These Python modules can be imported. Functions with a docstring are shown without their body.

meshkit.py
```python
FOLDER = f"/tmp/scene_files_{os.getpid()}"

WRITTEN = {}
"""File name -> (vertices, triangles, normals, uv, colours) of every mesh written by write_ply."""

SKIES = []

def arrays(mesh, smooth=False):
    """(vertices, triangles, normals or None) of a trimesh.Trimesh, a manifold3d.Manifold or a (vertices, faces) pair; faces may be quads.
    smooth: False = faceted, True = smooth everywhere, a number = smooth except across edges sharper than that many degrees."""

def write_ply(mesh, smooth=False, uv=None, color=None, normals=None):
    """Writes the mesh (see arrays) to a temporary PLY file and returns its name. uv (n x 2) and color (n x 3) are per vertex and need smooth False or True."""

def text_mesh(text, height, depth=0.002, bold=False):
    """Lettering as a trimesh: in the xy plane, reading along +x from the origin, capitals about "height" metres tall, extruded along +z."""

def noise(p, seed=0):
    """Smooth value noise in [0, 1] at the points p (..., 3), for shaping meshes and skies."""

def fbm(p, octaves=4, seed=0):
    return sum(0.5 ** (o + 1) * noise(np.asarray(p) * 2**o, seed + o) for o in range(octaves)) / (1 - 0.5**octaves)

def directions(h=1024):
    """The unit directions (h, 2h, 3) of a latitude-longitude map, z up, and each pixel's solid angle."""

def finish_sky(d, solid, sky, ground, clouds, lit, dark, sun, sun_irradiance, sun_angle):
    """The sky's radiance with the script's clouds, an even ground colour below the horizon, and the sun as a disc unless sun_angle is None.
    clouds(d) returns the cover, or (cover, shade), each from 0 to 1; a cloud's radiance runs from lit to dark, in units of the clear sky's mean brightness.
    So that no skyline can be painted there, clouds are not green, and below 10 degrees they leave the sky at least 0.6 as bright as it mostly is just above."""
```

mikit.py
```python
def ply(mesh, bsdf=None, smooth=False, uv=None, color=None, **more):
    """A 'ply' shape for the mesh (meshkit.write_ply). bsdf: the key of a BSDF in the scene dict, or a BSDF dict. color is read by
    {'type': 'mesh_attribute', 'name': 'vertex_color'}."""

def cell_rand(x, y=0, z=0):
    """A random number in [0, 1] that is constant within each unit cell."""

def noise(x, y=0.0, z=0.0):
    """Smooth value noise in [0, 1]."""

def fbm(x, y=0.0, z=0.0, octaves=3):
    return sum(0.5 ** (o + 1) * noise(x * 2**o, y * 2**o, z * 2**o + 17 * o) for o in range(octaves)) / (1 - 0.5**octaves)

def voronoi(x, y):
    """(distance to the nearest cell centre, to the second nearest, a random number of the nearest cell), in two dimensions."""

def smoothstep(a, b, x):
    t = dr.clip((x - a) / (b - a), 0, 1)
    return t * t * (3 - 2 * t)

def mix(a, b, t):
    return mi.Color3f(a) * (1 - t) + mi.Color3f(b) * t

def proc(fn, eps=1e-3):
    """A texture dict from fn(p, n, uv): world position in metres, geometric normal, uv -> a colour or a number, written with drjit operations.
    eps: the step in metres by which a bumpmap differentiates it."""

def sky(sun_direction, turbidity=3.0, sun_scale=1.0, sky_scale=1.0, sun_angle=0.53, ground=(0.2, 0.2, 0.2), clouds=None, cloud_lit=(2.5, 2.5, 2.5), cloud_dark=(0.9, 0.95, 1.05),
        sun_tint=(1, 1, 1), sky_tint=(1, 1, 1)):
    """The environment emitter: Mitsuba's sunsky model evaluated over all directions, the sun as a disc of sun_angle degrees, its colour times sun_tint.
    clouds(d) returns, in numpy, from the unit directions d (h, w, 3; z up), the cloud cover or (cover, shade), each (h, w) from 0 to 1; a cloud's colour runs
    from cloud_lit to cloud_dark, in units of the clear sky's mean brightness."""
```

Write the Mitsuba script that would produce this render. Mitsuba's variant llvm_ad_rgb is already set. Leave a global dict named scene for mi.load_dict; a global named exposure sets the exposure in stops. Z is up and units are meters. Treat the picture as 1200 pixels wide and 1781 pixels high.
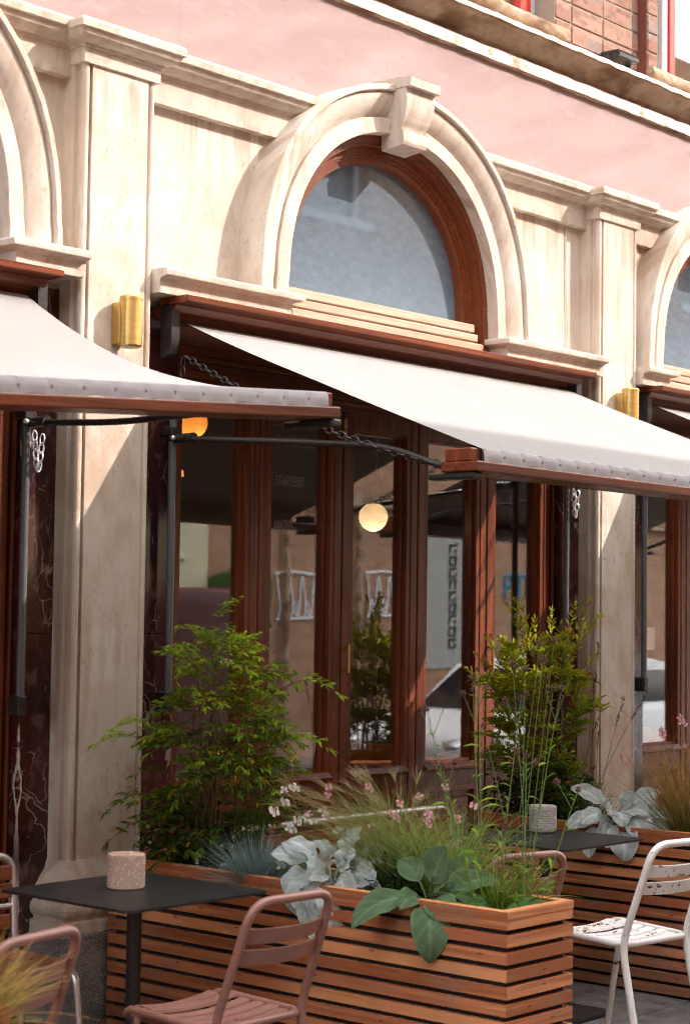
import math, random
import numpy as np, trimesh, manifold3d, shapely
import shapely.geometry as sg
import drjit as dr
import mitsuba as mi
import mikit, meshkit
from mikit import proc, fbm, noise, mix, smoothstep, voronoi, cell_rand

T = mi.ScalarTransform4f
V = lambda *a: np.array(a, float)
random.seed(7)
rng = np.random.default_rng(11)

# ------------------------------------------------------------------ camera, sky, exposure
EYE = V(-4.9038, -5.5815, 1.6718)
YAW, PITCH, ROLL, FPX = 0.846412, 0.0564966, 0.0135065, 3208.694
FWD = V(math.sin(YAW) * math.cos(PITCH), math.cos(YAW) * math.cos(PITCH), math.sin(PITCH))
_r = np.cross(FWD, [0, 0, 1]); _r /= np.linalg.norm(_r); _u = np.cross(_r, FWD)
UPV = -math.sin(ROLL) * _r + math.cos(ROLL) * _u
scene, labels = {}, {}
scene['camera'] = dict(type='thinlens', to_world=T().look_at(origin=EYE.tolist(), target=(EYE + FWD).tolist(), up=UPV.tolist()),
                       fov=math.degrees(2 * math.atan(600 / FPX)), fov_axis='x', aperture_radius=0.0085, focus_distance=8.0, near_clip=0.1, far_clip=500.0)
SUN = (0.95, -1.0, 1.03)
def thin_cloud(d):
    q = d / np.maximum(d[..., 2:3] + .25, .05)
    return np.clip(.60 + 1.1 * (meshkit.fbm(q * 1.7 + 3, 5) - .42), 0, 1), np.clip(1.4 * (meshkit.fbm(q * 2.3 + 11, 4) - .35), 0, 1)
scene['sky'] = mikit.sky(SUN, turbidity=3, sun_scale=0.245, sky_scale=1.0, clouds=thin_cloud, cloud_lit=(3.5, 3.35, 3.1), cloud_dark=(1.5, 1.45, 1.4), sun_tint=(0.95, 1.0, 1.28))
exposure = 4.55

# ------------------------------------------------------------------ naming
def numbered(k):
    if k not in used: used.add(k); return k
    n = counters.get(k, 0) + 1
    while f'{k}_{n:03d}' in used: n += 1
    counters[k] = n; used.add(f'{k}_{n:03d}')
    return f'{k}_{n:03d}'
used, counters = set(), {}
def thing(name, label, cat, group=None):
    k = numbered(name); labels[k] = dict(label=label, category=cat)
    if group: labels[k]['group'] = group
    return k
def obj(name, mesh, bsdf, parent=None, smooth=30, color=None, label=None, kind=None, M=None, **more):
    k = numbered(f'{parent}__{name}' if parent else name)
    d = mesh if isinstance(mesh, dict) else mikit.ply(mesh, bsdf, smooth if color is None else (smooth if smooth in (True, False) else True), color=color, **more)
    if M is not None: d = {**d, 'to_world': M}
    scene[k] = d
    if label or kind:
        labels[k] = {}
        if label: labels[k]['label'] = label
        if kind: labels[k]['kind'] = kind
    return k
def struct(name, mesh, bsdf, smooth=30, parent=None):
    k = obj(name, mesh, bsdf, parent, smooth)
    if not parent: labels[k] = {'kind': 'structure'}
    return k
def solo(name, mesh, bsdf, label, cat, group=None, **kw):
    k = obj(name, mesh, bsdf, None, **kw); labels[k] = dict(label=label, category=cat)
    if group: labels[k]['group'] = group
    return k

# ------------------------------------------------------------------ mesh helpers
def tri(v, f):
    return trimesh.Trimesh(np.asarray(v, float), np.asarray(f, int), process=False)
def cat(*ms):
    ms = [m for m in ms if m is not None]
    return trimesh.util.concatenate([to_tri(m) for m in ms])
def to_tri(m):
    if hasattr(m, 'to_mesh'):
        q = m.to_mesh(); return tri(q.vert_properties[:, :3], q.tri_verts)
    return m
def fixv(m):
    if m.volume < 0: m.invert()
    return m
def cap2(poly):
    p = sg.Polygon(poly)
    v, f = trimesh.creation.triangulate_polygon(p, engine='earcut')
    return v, f
def sweep(profile, frames):
    """profile (n,2) closed; frames list of (origin, U, V)."""
    pr = np.asarray(profile, float); n = len(pr)
    rings = [np.asarray(o) + pr[:, :1] * np.asarray(U) + pr[:, 1:] * np.asarray(W) for o, U, W in frames]
    v = np.vstack(rings); f = []
    i = np.arange(n); j = (i + 1) % n
    for k in range(len(frames) - 1):
        a, b = k * n, (k + 1) * n
        f.append(np.stack([a + i, a + j, b + j], 1)); f.append(np.stack([a + i, b + j, b + i], 1))
    cv, cf = cap2(pr)
    # map cap vertices on to the profile's
    idx = [int(np.argmin(((pr - q) ** 2).sum(1))) for q in cv]
    cf = np.asarray(idx)[cf]
    area = 0.0
    x, y = pr[:, 0], pr[:, 1]
    ccw = (x * np.roll(y, -1) - y * np.roll(x, -1)).sum() > 0
    c0 = cf if True else cf
    # cap triangles wound like the profile
    def wind(c):
        p = pr[c]; s = (p[:, 1, 0] - p[:, 0, 0]) * (p[:, 2, 1] - p[:, 0, 1]) - (p[:, 1, 1] - p[:, 0, 1]) * (p[:, 2, 0] - p[:, 0, 0])
        c = c.copy(); flip = (s > 0) != ccw; c[flip] = c[flip][:, ::-1]; return c
    c0 = wind(cf)
    f.append(c0[:, ::-1]); f.append(c0 + (len(frames) - 1) * n)
    return fixv(tri(v, np.vstack(f)))
def prof_x(profile, x0, x1, nx=1):
    return sweep(profile, [(V(x, 0, 0), V(0, 1, 0), V(0, 0, 1)) for x in np.linspace(x0, x1, nx + 1)])
def prof_z(profile, z0, z1, nz=1):
    return sweep(profile, [(V(0, 0, z), V(1, 0, 0), V(0, 1, 0)) for z in np.linspace(z0, z1, nz + 1)])
def plan_sweep(path, profile, left=True):
    """profile of (out, z) swept along a plan polyline, mitred; out is to the left (or right) of the way."""
    P = np.asarray(path, float); d = np.diff(P, axis=0); d /= np.linalg.norm(d, axis=1)[:, None]
    nrm = np.stack([-d[:, 1], d[:, 0]], 1) * (1 if left else -1)
    fr = []
    for i in range(len(P)):
        if i == 0: m = nrm[0]
        elif i == len(P) - 1: m = nrm[-1]
        else:
            m = nrm[i - 1] + nrm[i]; m = m / (m @ nrm[i])
        fr.append((V(P[i][0], P[i][1], 0), V(m[0], m[1], 0), V(0, 0, 1)))
    return sweep(profile, fr)
def box(x0, x1, y0, y1, z0, z1, c=0.003):
    c = min(c, (x1 - x0) * .4, (y1 - y0) * .4, (z1 - z0) * .4)
    if c <= 1e-5:
        return trimesh.creation.box(bounds=[[x0, y0, z0], [x1, y1, z1]])
    pts = []
    for sx, ax in ((0, x0), (1, x1)):
        for sy, ay in ((0, y0), (1, y1)):
            for sz, az in ((0, z0), (1, z1)):
                q = lambda s, a: a + (c if s == 0 else -c)
                pts += [(ax, q(sy, ay), q(sz, az)), (q(sx, ax), ay, q(sz, az)), (q(sx, ax), q(sy, ay), az)]
    return to_tri(manifold3d.Manifold.hull_points(np.array(pts)))
def tube(pts, r, n=10, closed=False, flat=None):
    P = np.asarray(pts, float); m = len(P)
    R = np.broadcast_to(np.asarray(r, float), (m,))
    tang = np.gradient(P, axis=0) if not closed else np.roll(P, -1, 0) - np.roll(P, 1, 0)
    tang /= np.linalg.norm(tang, axis=1)[:, None]
    a = np.cross(tang[0], [0, 0, 1.0]);
    if np.linalg.norm(a) < .1: a = np.cross(tang[0], [1.0, 0, 0])
    a /= np.linalg.norm(a); th = np.arange(n) * 2 * np.pi / n; rings = []
    for i in range(m):
        a = a - tang[i] * (a @ tang[i]); a /= np.linalg.norm(a); b = np.cross(tang[i], a)
        rings.append(P[i] + R[i] * (np.cos(th)[:, None] * a + np.sin(th)[:, None] * b))
    v = np.vstack(rings); i = np.arange(n); j = (i + 1) % n; f = []
    for k in range(m if closed else m - 1):
        A, B = k * n, ((k + 1) % m) * n
        f += [np.stack([A + i, A + j, B + j], 1), np.stack([A + i, B + j, B + i], 1)]
    if not closed:
        v = np.vstack([v, P[0], P[-1]]); c0, c1 = m * n, m * n + 1
        f += [np.stack([j, i, i * 0 + c0], 1), np.stack([(m - 1) * n + i, (m - 1) * n + j, i * 0 + c1], 1)]
    return fixv(tri(v, np.vstack(f)))
def bend(pts, r, k=6):
    """a polyline with its inner corners rounded."""
    P = [np.asarray(p, float) for p in pts]; out = [P[0]]
    for i in range(1, len(P) - 1):
        a, b, c = P[i - 1], P[i], P[i + 1]
        u, w = a - b, c - b; lu, lw = np.linalg.norm(u), np.linalg.norm(w); q = min(r, lu * .48, lw * .48)
        s, e = b + u / lu * q, b + w / lw * q
        for t in np.linspace(0, 1, k + 1): out.append((1 - t) ** 2 * s + 2 * t * (1 - t) * b + t * t * e)
    out.append(P[-1]); return np.array(out)
def lathe(prof, n=28, at=(0, 0, 0)):
    """prof of (r, z) from bottom to top."""
    pr = np.asarray(prof, float); th = np.arange(n) * 2 * np.pi / n
    v = np.vstack([np.stack([r * np.cos(th), r * np.sin(th), th * 0 + z], 1) for r, z in pr]) + np.asarray(at, float)
    i = np.arange(n); j = (i + 1) % n; f = []
    for k in range(len(pr) - 1):
        A, B = k * n, (k + 1) * n
        f += [np.stack([A + i, A + j, B + j], 1), np.stack([A + i, B + j, B + i], 1)]
    v = np.vstack([v, np.asarray(at) + [0, 0, pr[0][1]], np.asarray(at) + [0, 0, pr[-1][1]]]); m = len(pr)
    f += [np.stack([j, i, i * 0 + m * n], 1), np.stack([(m - 1) * n + i, (m - 1) * n + j, i * 0 + m * n + 1], 1)]
    return tri(v, np.vstack(f))
def roughen(m, amp, scale, seed=0, keep=None):
    """pushes the vertices about by noise: weathered stone."""
    m = m.copy(); v = m.vertices.copy()
    for a in range(3):
        if keep == a: continue
        v[:, a] += amp * 2 * (meshkit.fbm(v * scale + 31.7 * a, 3, seed) - .5)
    m.vertices = v; return m
def dense(m, length):
    M = manifold3d.Manifold(manifold3d.Mesh(np.asarray(m.vertices, np.float32), np.asarray(m.faces, np.uint32)))
    if M.is_empty(): return m
    return to_tri(M.refine_to_length(length))
def weld(m):
    m = m.copy(); m.merge_vertices(merge_tex=True, merge_norm=True); return m

# ------------------------------------------------------------------ materials
def B(name, d): scene[name] = d; return name
def rgb(*c): return {'type': 'rgb', 'value': [float(x) for x in c]}
def principled(name, color, rough=.5, spec=.5, metallic=0.0, bump=None, bscale=1.0, **kw):
    d = dict(type='principled', base_color=proc(color) if callable(color) else (color if isinstance(color, dict) else rgb(*color)), roughness=proc(rough) if callable(rough) else float(rough), metallic=float(metallic), **kw)
    if not metallic: d['specular'] = float(spec)
    if bump: d = dict(type='bumpmap', bsdf=d, tex=proc(bump, eps=2e-3), scale=float(bscale))
    if not kw.get('spec_trans'): d = dict(type='twosided', bsdf=d)
    return B(name, d)

def c_stone(p, n, uv):
    a = fbm(p.x * 2.2 + 3, p.y * 2.2, p.z * 1.3, 4)
    b = fbm(p.x * 13, p.y * 13, p.z * 5 + 7, 3)
    s = fbm(p.x * 26 + p.y * 26, 0, p.z * 2.0, 3)
    c = mix((.40, .315, .24), (.51, .445, .38), smoothstep(.25, .55, a * .55 + b * .45))
    c = mix(c, (.57, .525, .465), smoothstep(.50, .74, noise(p.x * 5, p.y * 5, p.z * 4 + 9)) * .7)
    c = mix(c, (.35, .245, .17), smoothstep(.52, .80, s * .55 + a * .45) * .5)
    c = mix(c, (.38, .28, .20), smoothstep(.52, .75, fbm(p.x * 30 + 4, p.y * 30, p.z * 8, 4)) * .30)
    fall = smoothstep(3.42, 3.80, p.z) * (1 - smoothstep(3.815, 3.86, p.z)) + smoothstep(1.9, 2.95, p.z) * (1 - smoothstep(2.99, 3.0, p.z)) * .6 + (1 - smoothstep(.72, 1.15, p.z)) * .7
    c = mix(c, (.27, .185, .125), smoothstep(.46, .74, fbm(p.x * 24 + p.y * 11, 5.0, p.z * 1.1, 4)) * fall * .5)
    c = mix(c, (.30, .215, .15), smoothstep(.60, .72, fbm(p.x * 75, p.y * 75, p.z * 42, 4)) * .35 * smoothstep(.42, .7, fbm(p.x * 3 + 9, p.y * 3, p.z * 3, 3)))
    return mix(c, (.20, .15, .115), smoothstep(.735, .80, fbm(p.x * 60, p.y * 60, p.z * 30, 3)) * .35 * smoothstep(.5, .7, noise(p.x * 2.2, p.y, p.z * 2.2)))
def b_stone(p, n, uv):
    return fbm(p.x * 45, p.y * 45, p.z * 45, 3) * .0016 + fbm(p.x * 7, p.y * 7, p.z * 5, 2) * .004
principled('mat_stone', c_stone, .8, .25, bump=b_stone)
def c_pink(p, n, uv):
    a = fbm(p.x * 1.5 + p.z * 1.2, p.y, p.z * 7 - p.x * 2.4, 4); b = noise(p.x * 60, p.y * 60, p.z * 60)
    c = mix((.285, .203, .192), (.315, .232, .22), smoothstep(.3, .7, a))
    c = mix(c, (.35, .275, .26), smoothstep(.58, .85, fbm(p.x * 9 + p.z * 5, 1, p.z * 21, 4)) * .4)
    j = dr.abs(p.x - .41 - 1.37 * dr.round((p.x - .41) / 1.37))
    c = mix(c, (.24, .14, .125), (1 - smoothstep(.0015, .004, j + (b - .5) * .003)) * .28)
    c = mix(c, (.30, .20, .17), smoothstep(.55, .8, fbm(p.x * 19, 3.0, p.z * 1.6, 3)) * smoothstep(4.30, 4.56, p.z) * .35)
    return mix(c, (.26, .15, .13), smoothstep(.8, .95, b) * .2)
def b_pink(p, n, uv):
    return fbm(p.x * 3.0 + p.z * 2, p.y, p.z * 11 - p.x * 3.4, 3) * .006 + noise(p.x * 90, p.y * 90, p.z * 90) * .0004
principled('mat_pink_plaster', c_pink, .75, .3, bump=b_pink)
def c_oldstone(p, n, uv):
    a = fbm(p.x * 5, p.y * 7, p.z * 9, 4); b = fbm(p.x * 22, p.y * 22, p.z * 22, 3)
    c = mix((.17, .10, .06), (.36, .25, .165), smoothstep(.3, .68, a))
    c = mix(c, (.09, .065, .05), smoothstep(.58, .75, b) * .7)
    up = smoothstep(.45, .7, a * .4 + b * .6)
    return mix(c, (.46, .41, .34), up * .5)
def b_oldstone(p, n, uv):
    return fbm(p.x * 26, p.y * 26, p.z * 26, 4) * .014
principled('mat_old_stone', c_oldstone, .9, .2, bump=b_oldstone)
def c_whitewash(p, n, uv):
    a = fbm(p.x * 9, p.y * 9, p.z * 14, 4)
    return mix((.72, .67, .59), (.40, .27, .18), smoothstep(.56, .72, a))
principled('mat_whitewashed_stone', c_whitewash, .85, .25, bump=b_oldstone)

def wood(axis, dark, light):
    def f(p, n, uv):
        q = [p.x * 30, p.y * 30, p.z * 30]; q[axis] = [p.x, p.y, p.z][axis] * 1.4
        g = fbm(q[0], q[1], q[2], 3); s = [p.x * 160, p.y * 160, p.z * 160]; s[axis] = [p.x, p.y, p.z][axis] * 5
        h = noise(s[0], s[1], s[2])
        return mix(dark, light, smoothstep(.25, .75, g * .7 + h * .3))
    return f
principled('mat_mahogany_upright', wood(2, (.072, .0155, .0055), (.19, .046, .0165)), .34, .5, clearcoat=.12, clearcoat_gloss=.85)
principled('mat_mahogany_level', wood(0, (.072, .0155, .0055), (.19, .047, .017)), .34, .5, clearcoat=.12, clearcoat_gloss=.85)
principled('mat_mahogany_plain', lambda p, n, uv: mix((.115, .028, .009), (.165, .045, .014), noise(p.x * 60, p.y * 200, p.z * 60)), .36, .5, clearcoat=.1, clearcoat_gloss=.85)
principled('mat_window_oak', wood(0, (.36, .235, .155), (.47, .34, .25)), .5, .45, clearcoat=.15)
PITCH_SLAT = 0.055
def c_cedar(p, n, uv):
    k = dr.floor((p.z - .012) / PITCH_SLAT)
    cell = cell_rand(k, dr.floor((p.x + .6) / 2.36) + 4, dr.select(dr.abs(n.x) > .6, 1.0, 2.0))
    along = dr.select(dr.abs(n.x) > .6, p.y, dr.select(dr.abs(n.y) > .6, p.x, p.y + p.x * 0)); across = dr.select(dr.abs(n.x) > .6, p.x, p.y)
    g = fbm(along * 2.2 + k * 7.3, across * 40, p.z * 75, 3); h = noise(along * 9, across * 120, p.z * 240 + k)
    t = smoothstep(.25, .75, g * .6 + h * .2 + (cell - .5) * .55 + .08)
    c = mix((.27, .085, .031), (.56, .24, .105), t)
    c = mix(c, (.36, .115, .055), smoothstep(.55, .8, noise(along * 1.1 + k * 3.1, k, 2.0)) * .5)
    c = mix(c, (.20, .135, .10), smoothstep(.52, .78, fbm(along * 5 + 3, across * 30, p.z * 5, 3)) * .45)
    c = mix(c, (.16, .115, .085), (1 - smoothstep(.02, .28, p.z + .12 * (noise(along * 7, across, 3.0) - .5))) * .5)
    kn = dr.sqrt(dr.square((along * 3.1 + cell * 9) - dr.round(along * 3.1 + cell * 9)) + dr.square((p.z - .012) / PITCH_SLAT - k - .3 - .3 * cell) * .4)
    return mix(c, (.10, .03, .014), (1 - smoothstep(.02, .05, kn)) * smoothstep(.55, .6, cell_rand(dr.round(along * 3.1 + cell * 9), k, 5.0)) * .8)
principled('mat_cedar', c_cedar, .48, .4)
def c_marble(p, n, uv):
    wx = fbm(p.x * 5, p.y * 5, p.z * 5, 5) - .5; wz = fbm(p.x * 5 + 9, p.y * 5, p.z * 5 + 5, 5) - .5
    x = p.x + p.y * .8
    d1, d2, r = voronoi((x + wx * .30) * 5.2, (p.z + wz * .55) * 2.3 + 4)
    d3, d4, r2 = voronoi((x + wx * .22) * 17 + 3, (p.z + wz * .3) * 8)
    e, e2 = d2 - d1, d4 - d3
    c = mix((.009, .0035, .0035), (.055, .011, .0095), smoothstep(.25, .75, fbm(p.x * 7, p.y * 7, p.z * 3, 4)))
    c = mix(c, (.13, .07, .065), smoothstep(.58, .8, fbm(p.x * 25, p.y * 25, p.z * 12, 3)) * .5)
    thick = .005 + .045 * smoothstep(.45, .8, noise(x * 7, 3.0, p.z * 3.5))
    c = mix(c, (.30, .24, .23), (1 - smoothstep(thick * .15, thick * .8, e)) * smoothstep(.22, .42, noise(x * 6 + 3, p.y, p.z * 2.6)) * .9)
    cloud = smoothstep(.50, .78, fbm(x * 8 + 2, p.y * 8, p.z * 4 + 3, 3))
    c = mix(c, (.34, .27, .26), (1 - smoothstep(.0, .10, e2)) * cloud * .75)
    s = dr.abs(x + .245 - .04 * dr.sin(p.z * 2.2 + .8) - wx * .09 - .03 * (p.z - 1.7))
    w = .006 + .018 * smoothstep(.4, .7, noise(p.z * 4.1, 4.0, 2.0))
    return mix(c, (.56, .50, .48), (1 - smoothstep(w * .5, w, s + (noise(p.x * 90, p.y, p.z * 60) - .5) * .004)) * smoothstep(.42, .5, noise(p.z * 2.3 + .4, 4.0, 2.0)))
principled('mat_marble', c_marble, .12, .5, clearcoat=.4)
def c_brick(p, n, uv):
    k = dr.floor(p.z / .112); q = dr.floor(p.x / .155)
    r = cell_rand(q, k, dr.floor(p.y * 9)); g = fbm(p.x * 30, p.y * 30, p.z * 30, 3)
    c = mix((.22, .115, .085), (.31, .195, .15), r)
    c = mix(c, (.20, .165, .15), smoothstep(.7, .8, cell_rand(q, k, 7.0)) * .7)
    return mix(c, (.15, .08, .06), smoothstep(.5, .75, g) * .55)
principled('mat_brick', c_brick, .85, .2, bump=lambda p, n, uv: fbm(p.x * 60, p.y * 60, p.z * 60, 3) * .004)
principled('mat_shaded_brick', (.13, .04, .03), .85, .2)  # same brick, with the shade of side faces put into its colour
principled('mat_mortar', (.28, .24, .19), .95, .1)
def c_farbrick(p, n, uv):
    k = dr.floor(p.z / .082); x = p.x / .235 + .5 * (k - 2 * dr.floor(k / 2))
    r = cell_rand(dr.floor(x), k, 1.0); fz = p.z / .082 - k; fx = x - dr.floor(x)
    m = smoothstep(.0, .1, fz) * smoothstep(.0, .05, fx)
    c = mix((.26, .14, .085), (.42, .235, .145), r * .6 + .4 * fbm(p.x * .6, 1, p.z * .6, 3))
    return mix((.3, .26, .21), c, m)
principled('mat_street_brick', c_farbrick, .85, .2)
def c_paving(p, n, uv):
    return mix((.075, .072, .07), (.14, .135, .13), smoothstep(.25, .75, fbm(p.x * 14, p.y * 14, p.z, 4)) * .7 + .3 * cell_rand(dr.floor(p.x / .604 + 10), dr.floor(p.y / .604 + 10), 2.0))
principled('mat_paving', c_paving, .62, .4, bump=lambda p, n, uv: fbm(p.x * 60, p.y * 60, p.z, 3) * .003)
principled('mat_asphalt', lambda p, n, uv: mix((.035, .035, .036), (.07, .068, .066), fbm(p.x * 40, p.y * 40, p.z, 3)), .85, .3)
principled('mat_granite', lambda p, n, uv: mix((.10, .098, .095), (.24, .235, .23), smoothstep(.3, .7, noise(p.x * 160, p.y * 160, p.z * 160) * .5 + fbm(p.x * 9, p.y * 9, p.z * 9, 3) * .5)), .55, .4)
principled('mat_brass', lambda p, n, uv: mix((.56, .37, .11), (.70, .50, .20), fbm(p.x * 25, p.y * 25, p.z * 90, 3)), .42, metallic=1.0)
principled('mat_aluminium', (.80, .81, .83), .42, metallic=1.0)
principled('mat_black_iron', lambda p, n, uv: mix((.010, .010, .011), (.03, .028, .027), fbm(p.x * 60, p.y * 60, p.z * 60, 2)), .38, .5)
principled('mat_grey_iron', (.085, .095, .105), .35, .5)
principled('mat_black_table', lambda p, n, uv: mix((.008, .008, .009), (.015, .015, .0165), fbm(p.x * 12, p.y * 12, p.z * 12, 3)), lambda p, n, uv: .34 + .2 * fbm(p.x * 9, p.y * 9, p.z, 3), .5)
def c_dustypink(p, n, uv):
    g = fbm(p.x * 70, p.y * 70, p.z * 70, 3)
    c = mix((.215, .105, .082), (.25, .125, .10), noise(p.x * 9, p.y * 9, p.z * 9))
    return mix(c, (.30, .035, .025), smoothstep(.735, .78, g))
principled('mat_dusty_pink_paint', c_dustypink, .33, .5)
def rust(p, n):
    return fbm(p.x * 52, p.y * 52, p.z * 52, 4) + .36 * (fbm(p.x * 9, p.y * 9, p.z * 9, 2) - .5) + dr.select(n.z > .8, .055, 0.0) + dr.select(dr.abs(n.z) < .35, -.02, 0.0)
def c_rusty(p, n, uv):
    g = rust(p, n)
    c = mix((.60, .59, .56), (.72, .715, .70), noise(p.x * 14, p.y * 14, p.z * 14))
    c = mix(c, (.46, .30, .16), smoothstep(.69, .745, g) * .55)
    c = mix(c, (.30, .13, .05), smoothstep(.745, .77, g) * .75)
    return mix(c, (.10, .04, .016), smoothstep(.765, .79, g))
principled('mat_rusty_white_paint', c_rusty, .42, .45, bump=lambda p, n, uv: smoothstep(.72, .75, rust(p, n)) * -.0012)
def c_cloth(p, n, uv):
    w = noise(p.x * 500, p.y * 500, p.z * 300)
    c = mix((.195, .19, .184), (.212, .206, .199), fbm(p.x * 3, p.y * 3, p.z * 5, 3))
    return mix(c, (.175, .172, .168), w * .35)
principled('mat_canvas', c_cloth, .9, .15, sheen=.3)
principled('mat_canvas_hem', (.32, .31, .315), .85, .2)
principled('mat_eyelet', (.20, .20, .22), .35, .5)
principled('mat_slat_wood', wood(0, (.15, .045, .018), (.30, .105, .045)), .45, .4)
def c_terrazzo(p, n, uv):
    th = dr.atan2(p.y + .872, p.x + .672) * .0645
    wob = (fbm(p.x * 160, p.y * 160, p.z * 160, 2) - .5) * .5
    a, b, r = voronoi(th * 105 + wob, p.z * 105 + wob)
    a2, b2, r2 = voronoi(th * 230 + 7, p.z * 230)
    c = mix((.36, .25, .19), (.47, .35, .28), fbm(p.x * 60, p.y * 60, p.z * 60, 3))
    c = mix(c, mix((.60, .53, .46), (.27, .22, .19), smoothstep(.5, .55, r2)), smoothstep(.36, .28, a2) * smoothstep(.35, .4, r2) * .6)
    return mix(c, mix((.64, .59, .54), (.36, .34, .33), smoothstep(.83, .85, r)), smoothstep(.40 - .2 * (1 - r), .33 - .2 * (1 - r), a) * smoothstep(.52, .57, r) * .85)
principled('mat_terrazzo', c_terrazzo, .6, .35)
principled('mat_terracotta_inside', (.52, .26, .19), .8, .2)
principled('mat_concrete', lambda p, n, uv: mix((.25, .245, .23), (.40, .39, .37), fbm(p.x * 50, p.y * 50, p.z * 110, 3)), .8, .2, bump=lambda p, n, uv: fbm(p.x * 40, p.y * 40, p.z * 160, 2) * .004)
principled('mat_soil', lambda p, n, uv: mix((.018, .012, .008), (.06, .042, .03), fbm(p.x * 60, p.y * 60, p.z * 60, 3)), .95, .1)
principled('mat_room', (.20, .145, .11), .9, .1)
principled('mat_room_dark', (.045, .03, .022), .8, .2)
principled('mat_orange_leather', (.55, .20, .02), .55, .4)
principled('mat_basin_stone', lambda p, n, uv: mix((.42, .42, .41), (.7, .7, .69), fbm(p.x * 60, p.y * 60, p.z * 60, 3)), .85, .2, bump=lambda p, n, uv: fbm(p.x * 50, p.y * 50, p.z * 50, 3) * .01)
principled('mat_lettering', (.36, .33, .30), .8, .2)
principled('mat_red_paint', (.42, .035, .018), .4, .5)
principled('mat_grey_paint', (.45, .47, .5), .4, .5)
principled('mat_maroon_car', (.095, .004, .010), .35, .3, clearcoat=.2)
principled('mat_white_car', (.72, .73, .74), .3, .5, clearcoat=1.0)
principled('mat_tyre', (.02, .02, .02), .8, .3)
principled('mat_car_glass', (.015, .018, .02), .06, .6)
principled('mat_cream_render', (.58, .54, .36), .85, .2)
principled('mat_white_paint', (.62, .62, .62), .7, .3)
principled('mat_blue_paint', (.05, .19, .28), .7, .3)
principled('mat_black_paint', (.02, .02, .02), .7, .3)
principled('mat_hedge_green', (.05, .11, .03), .9, .2)
B('mat_glass', dict(type='thindielectric', int_ior=1.62))
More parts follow.
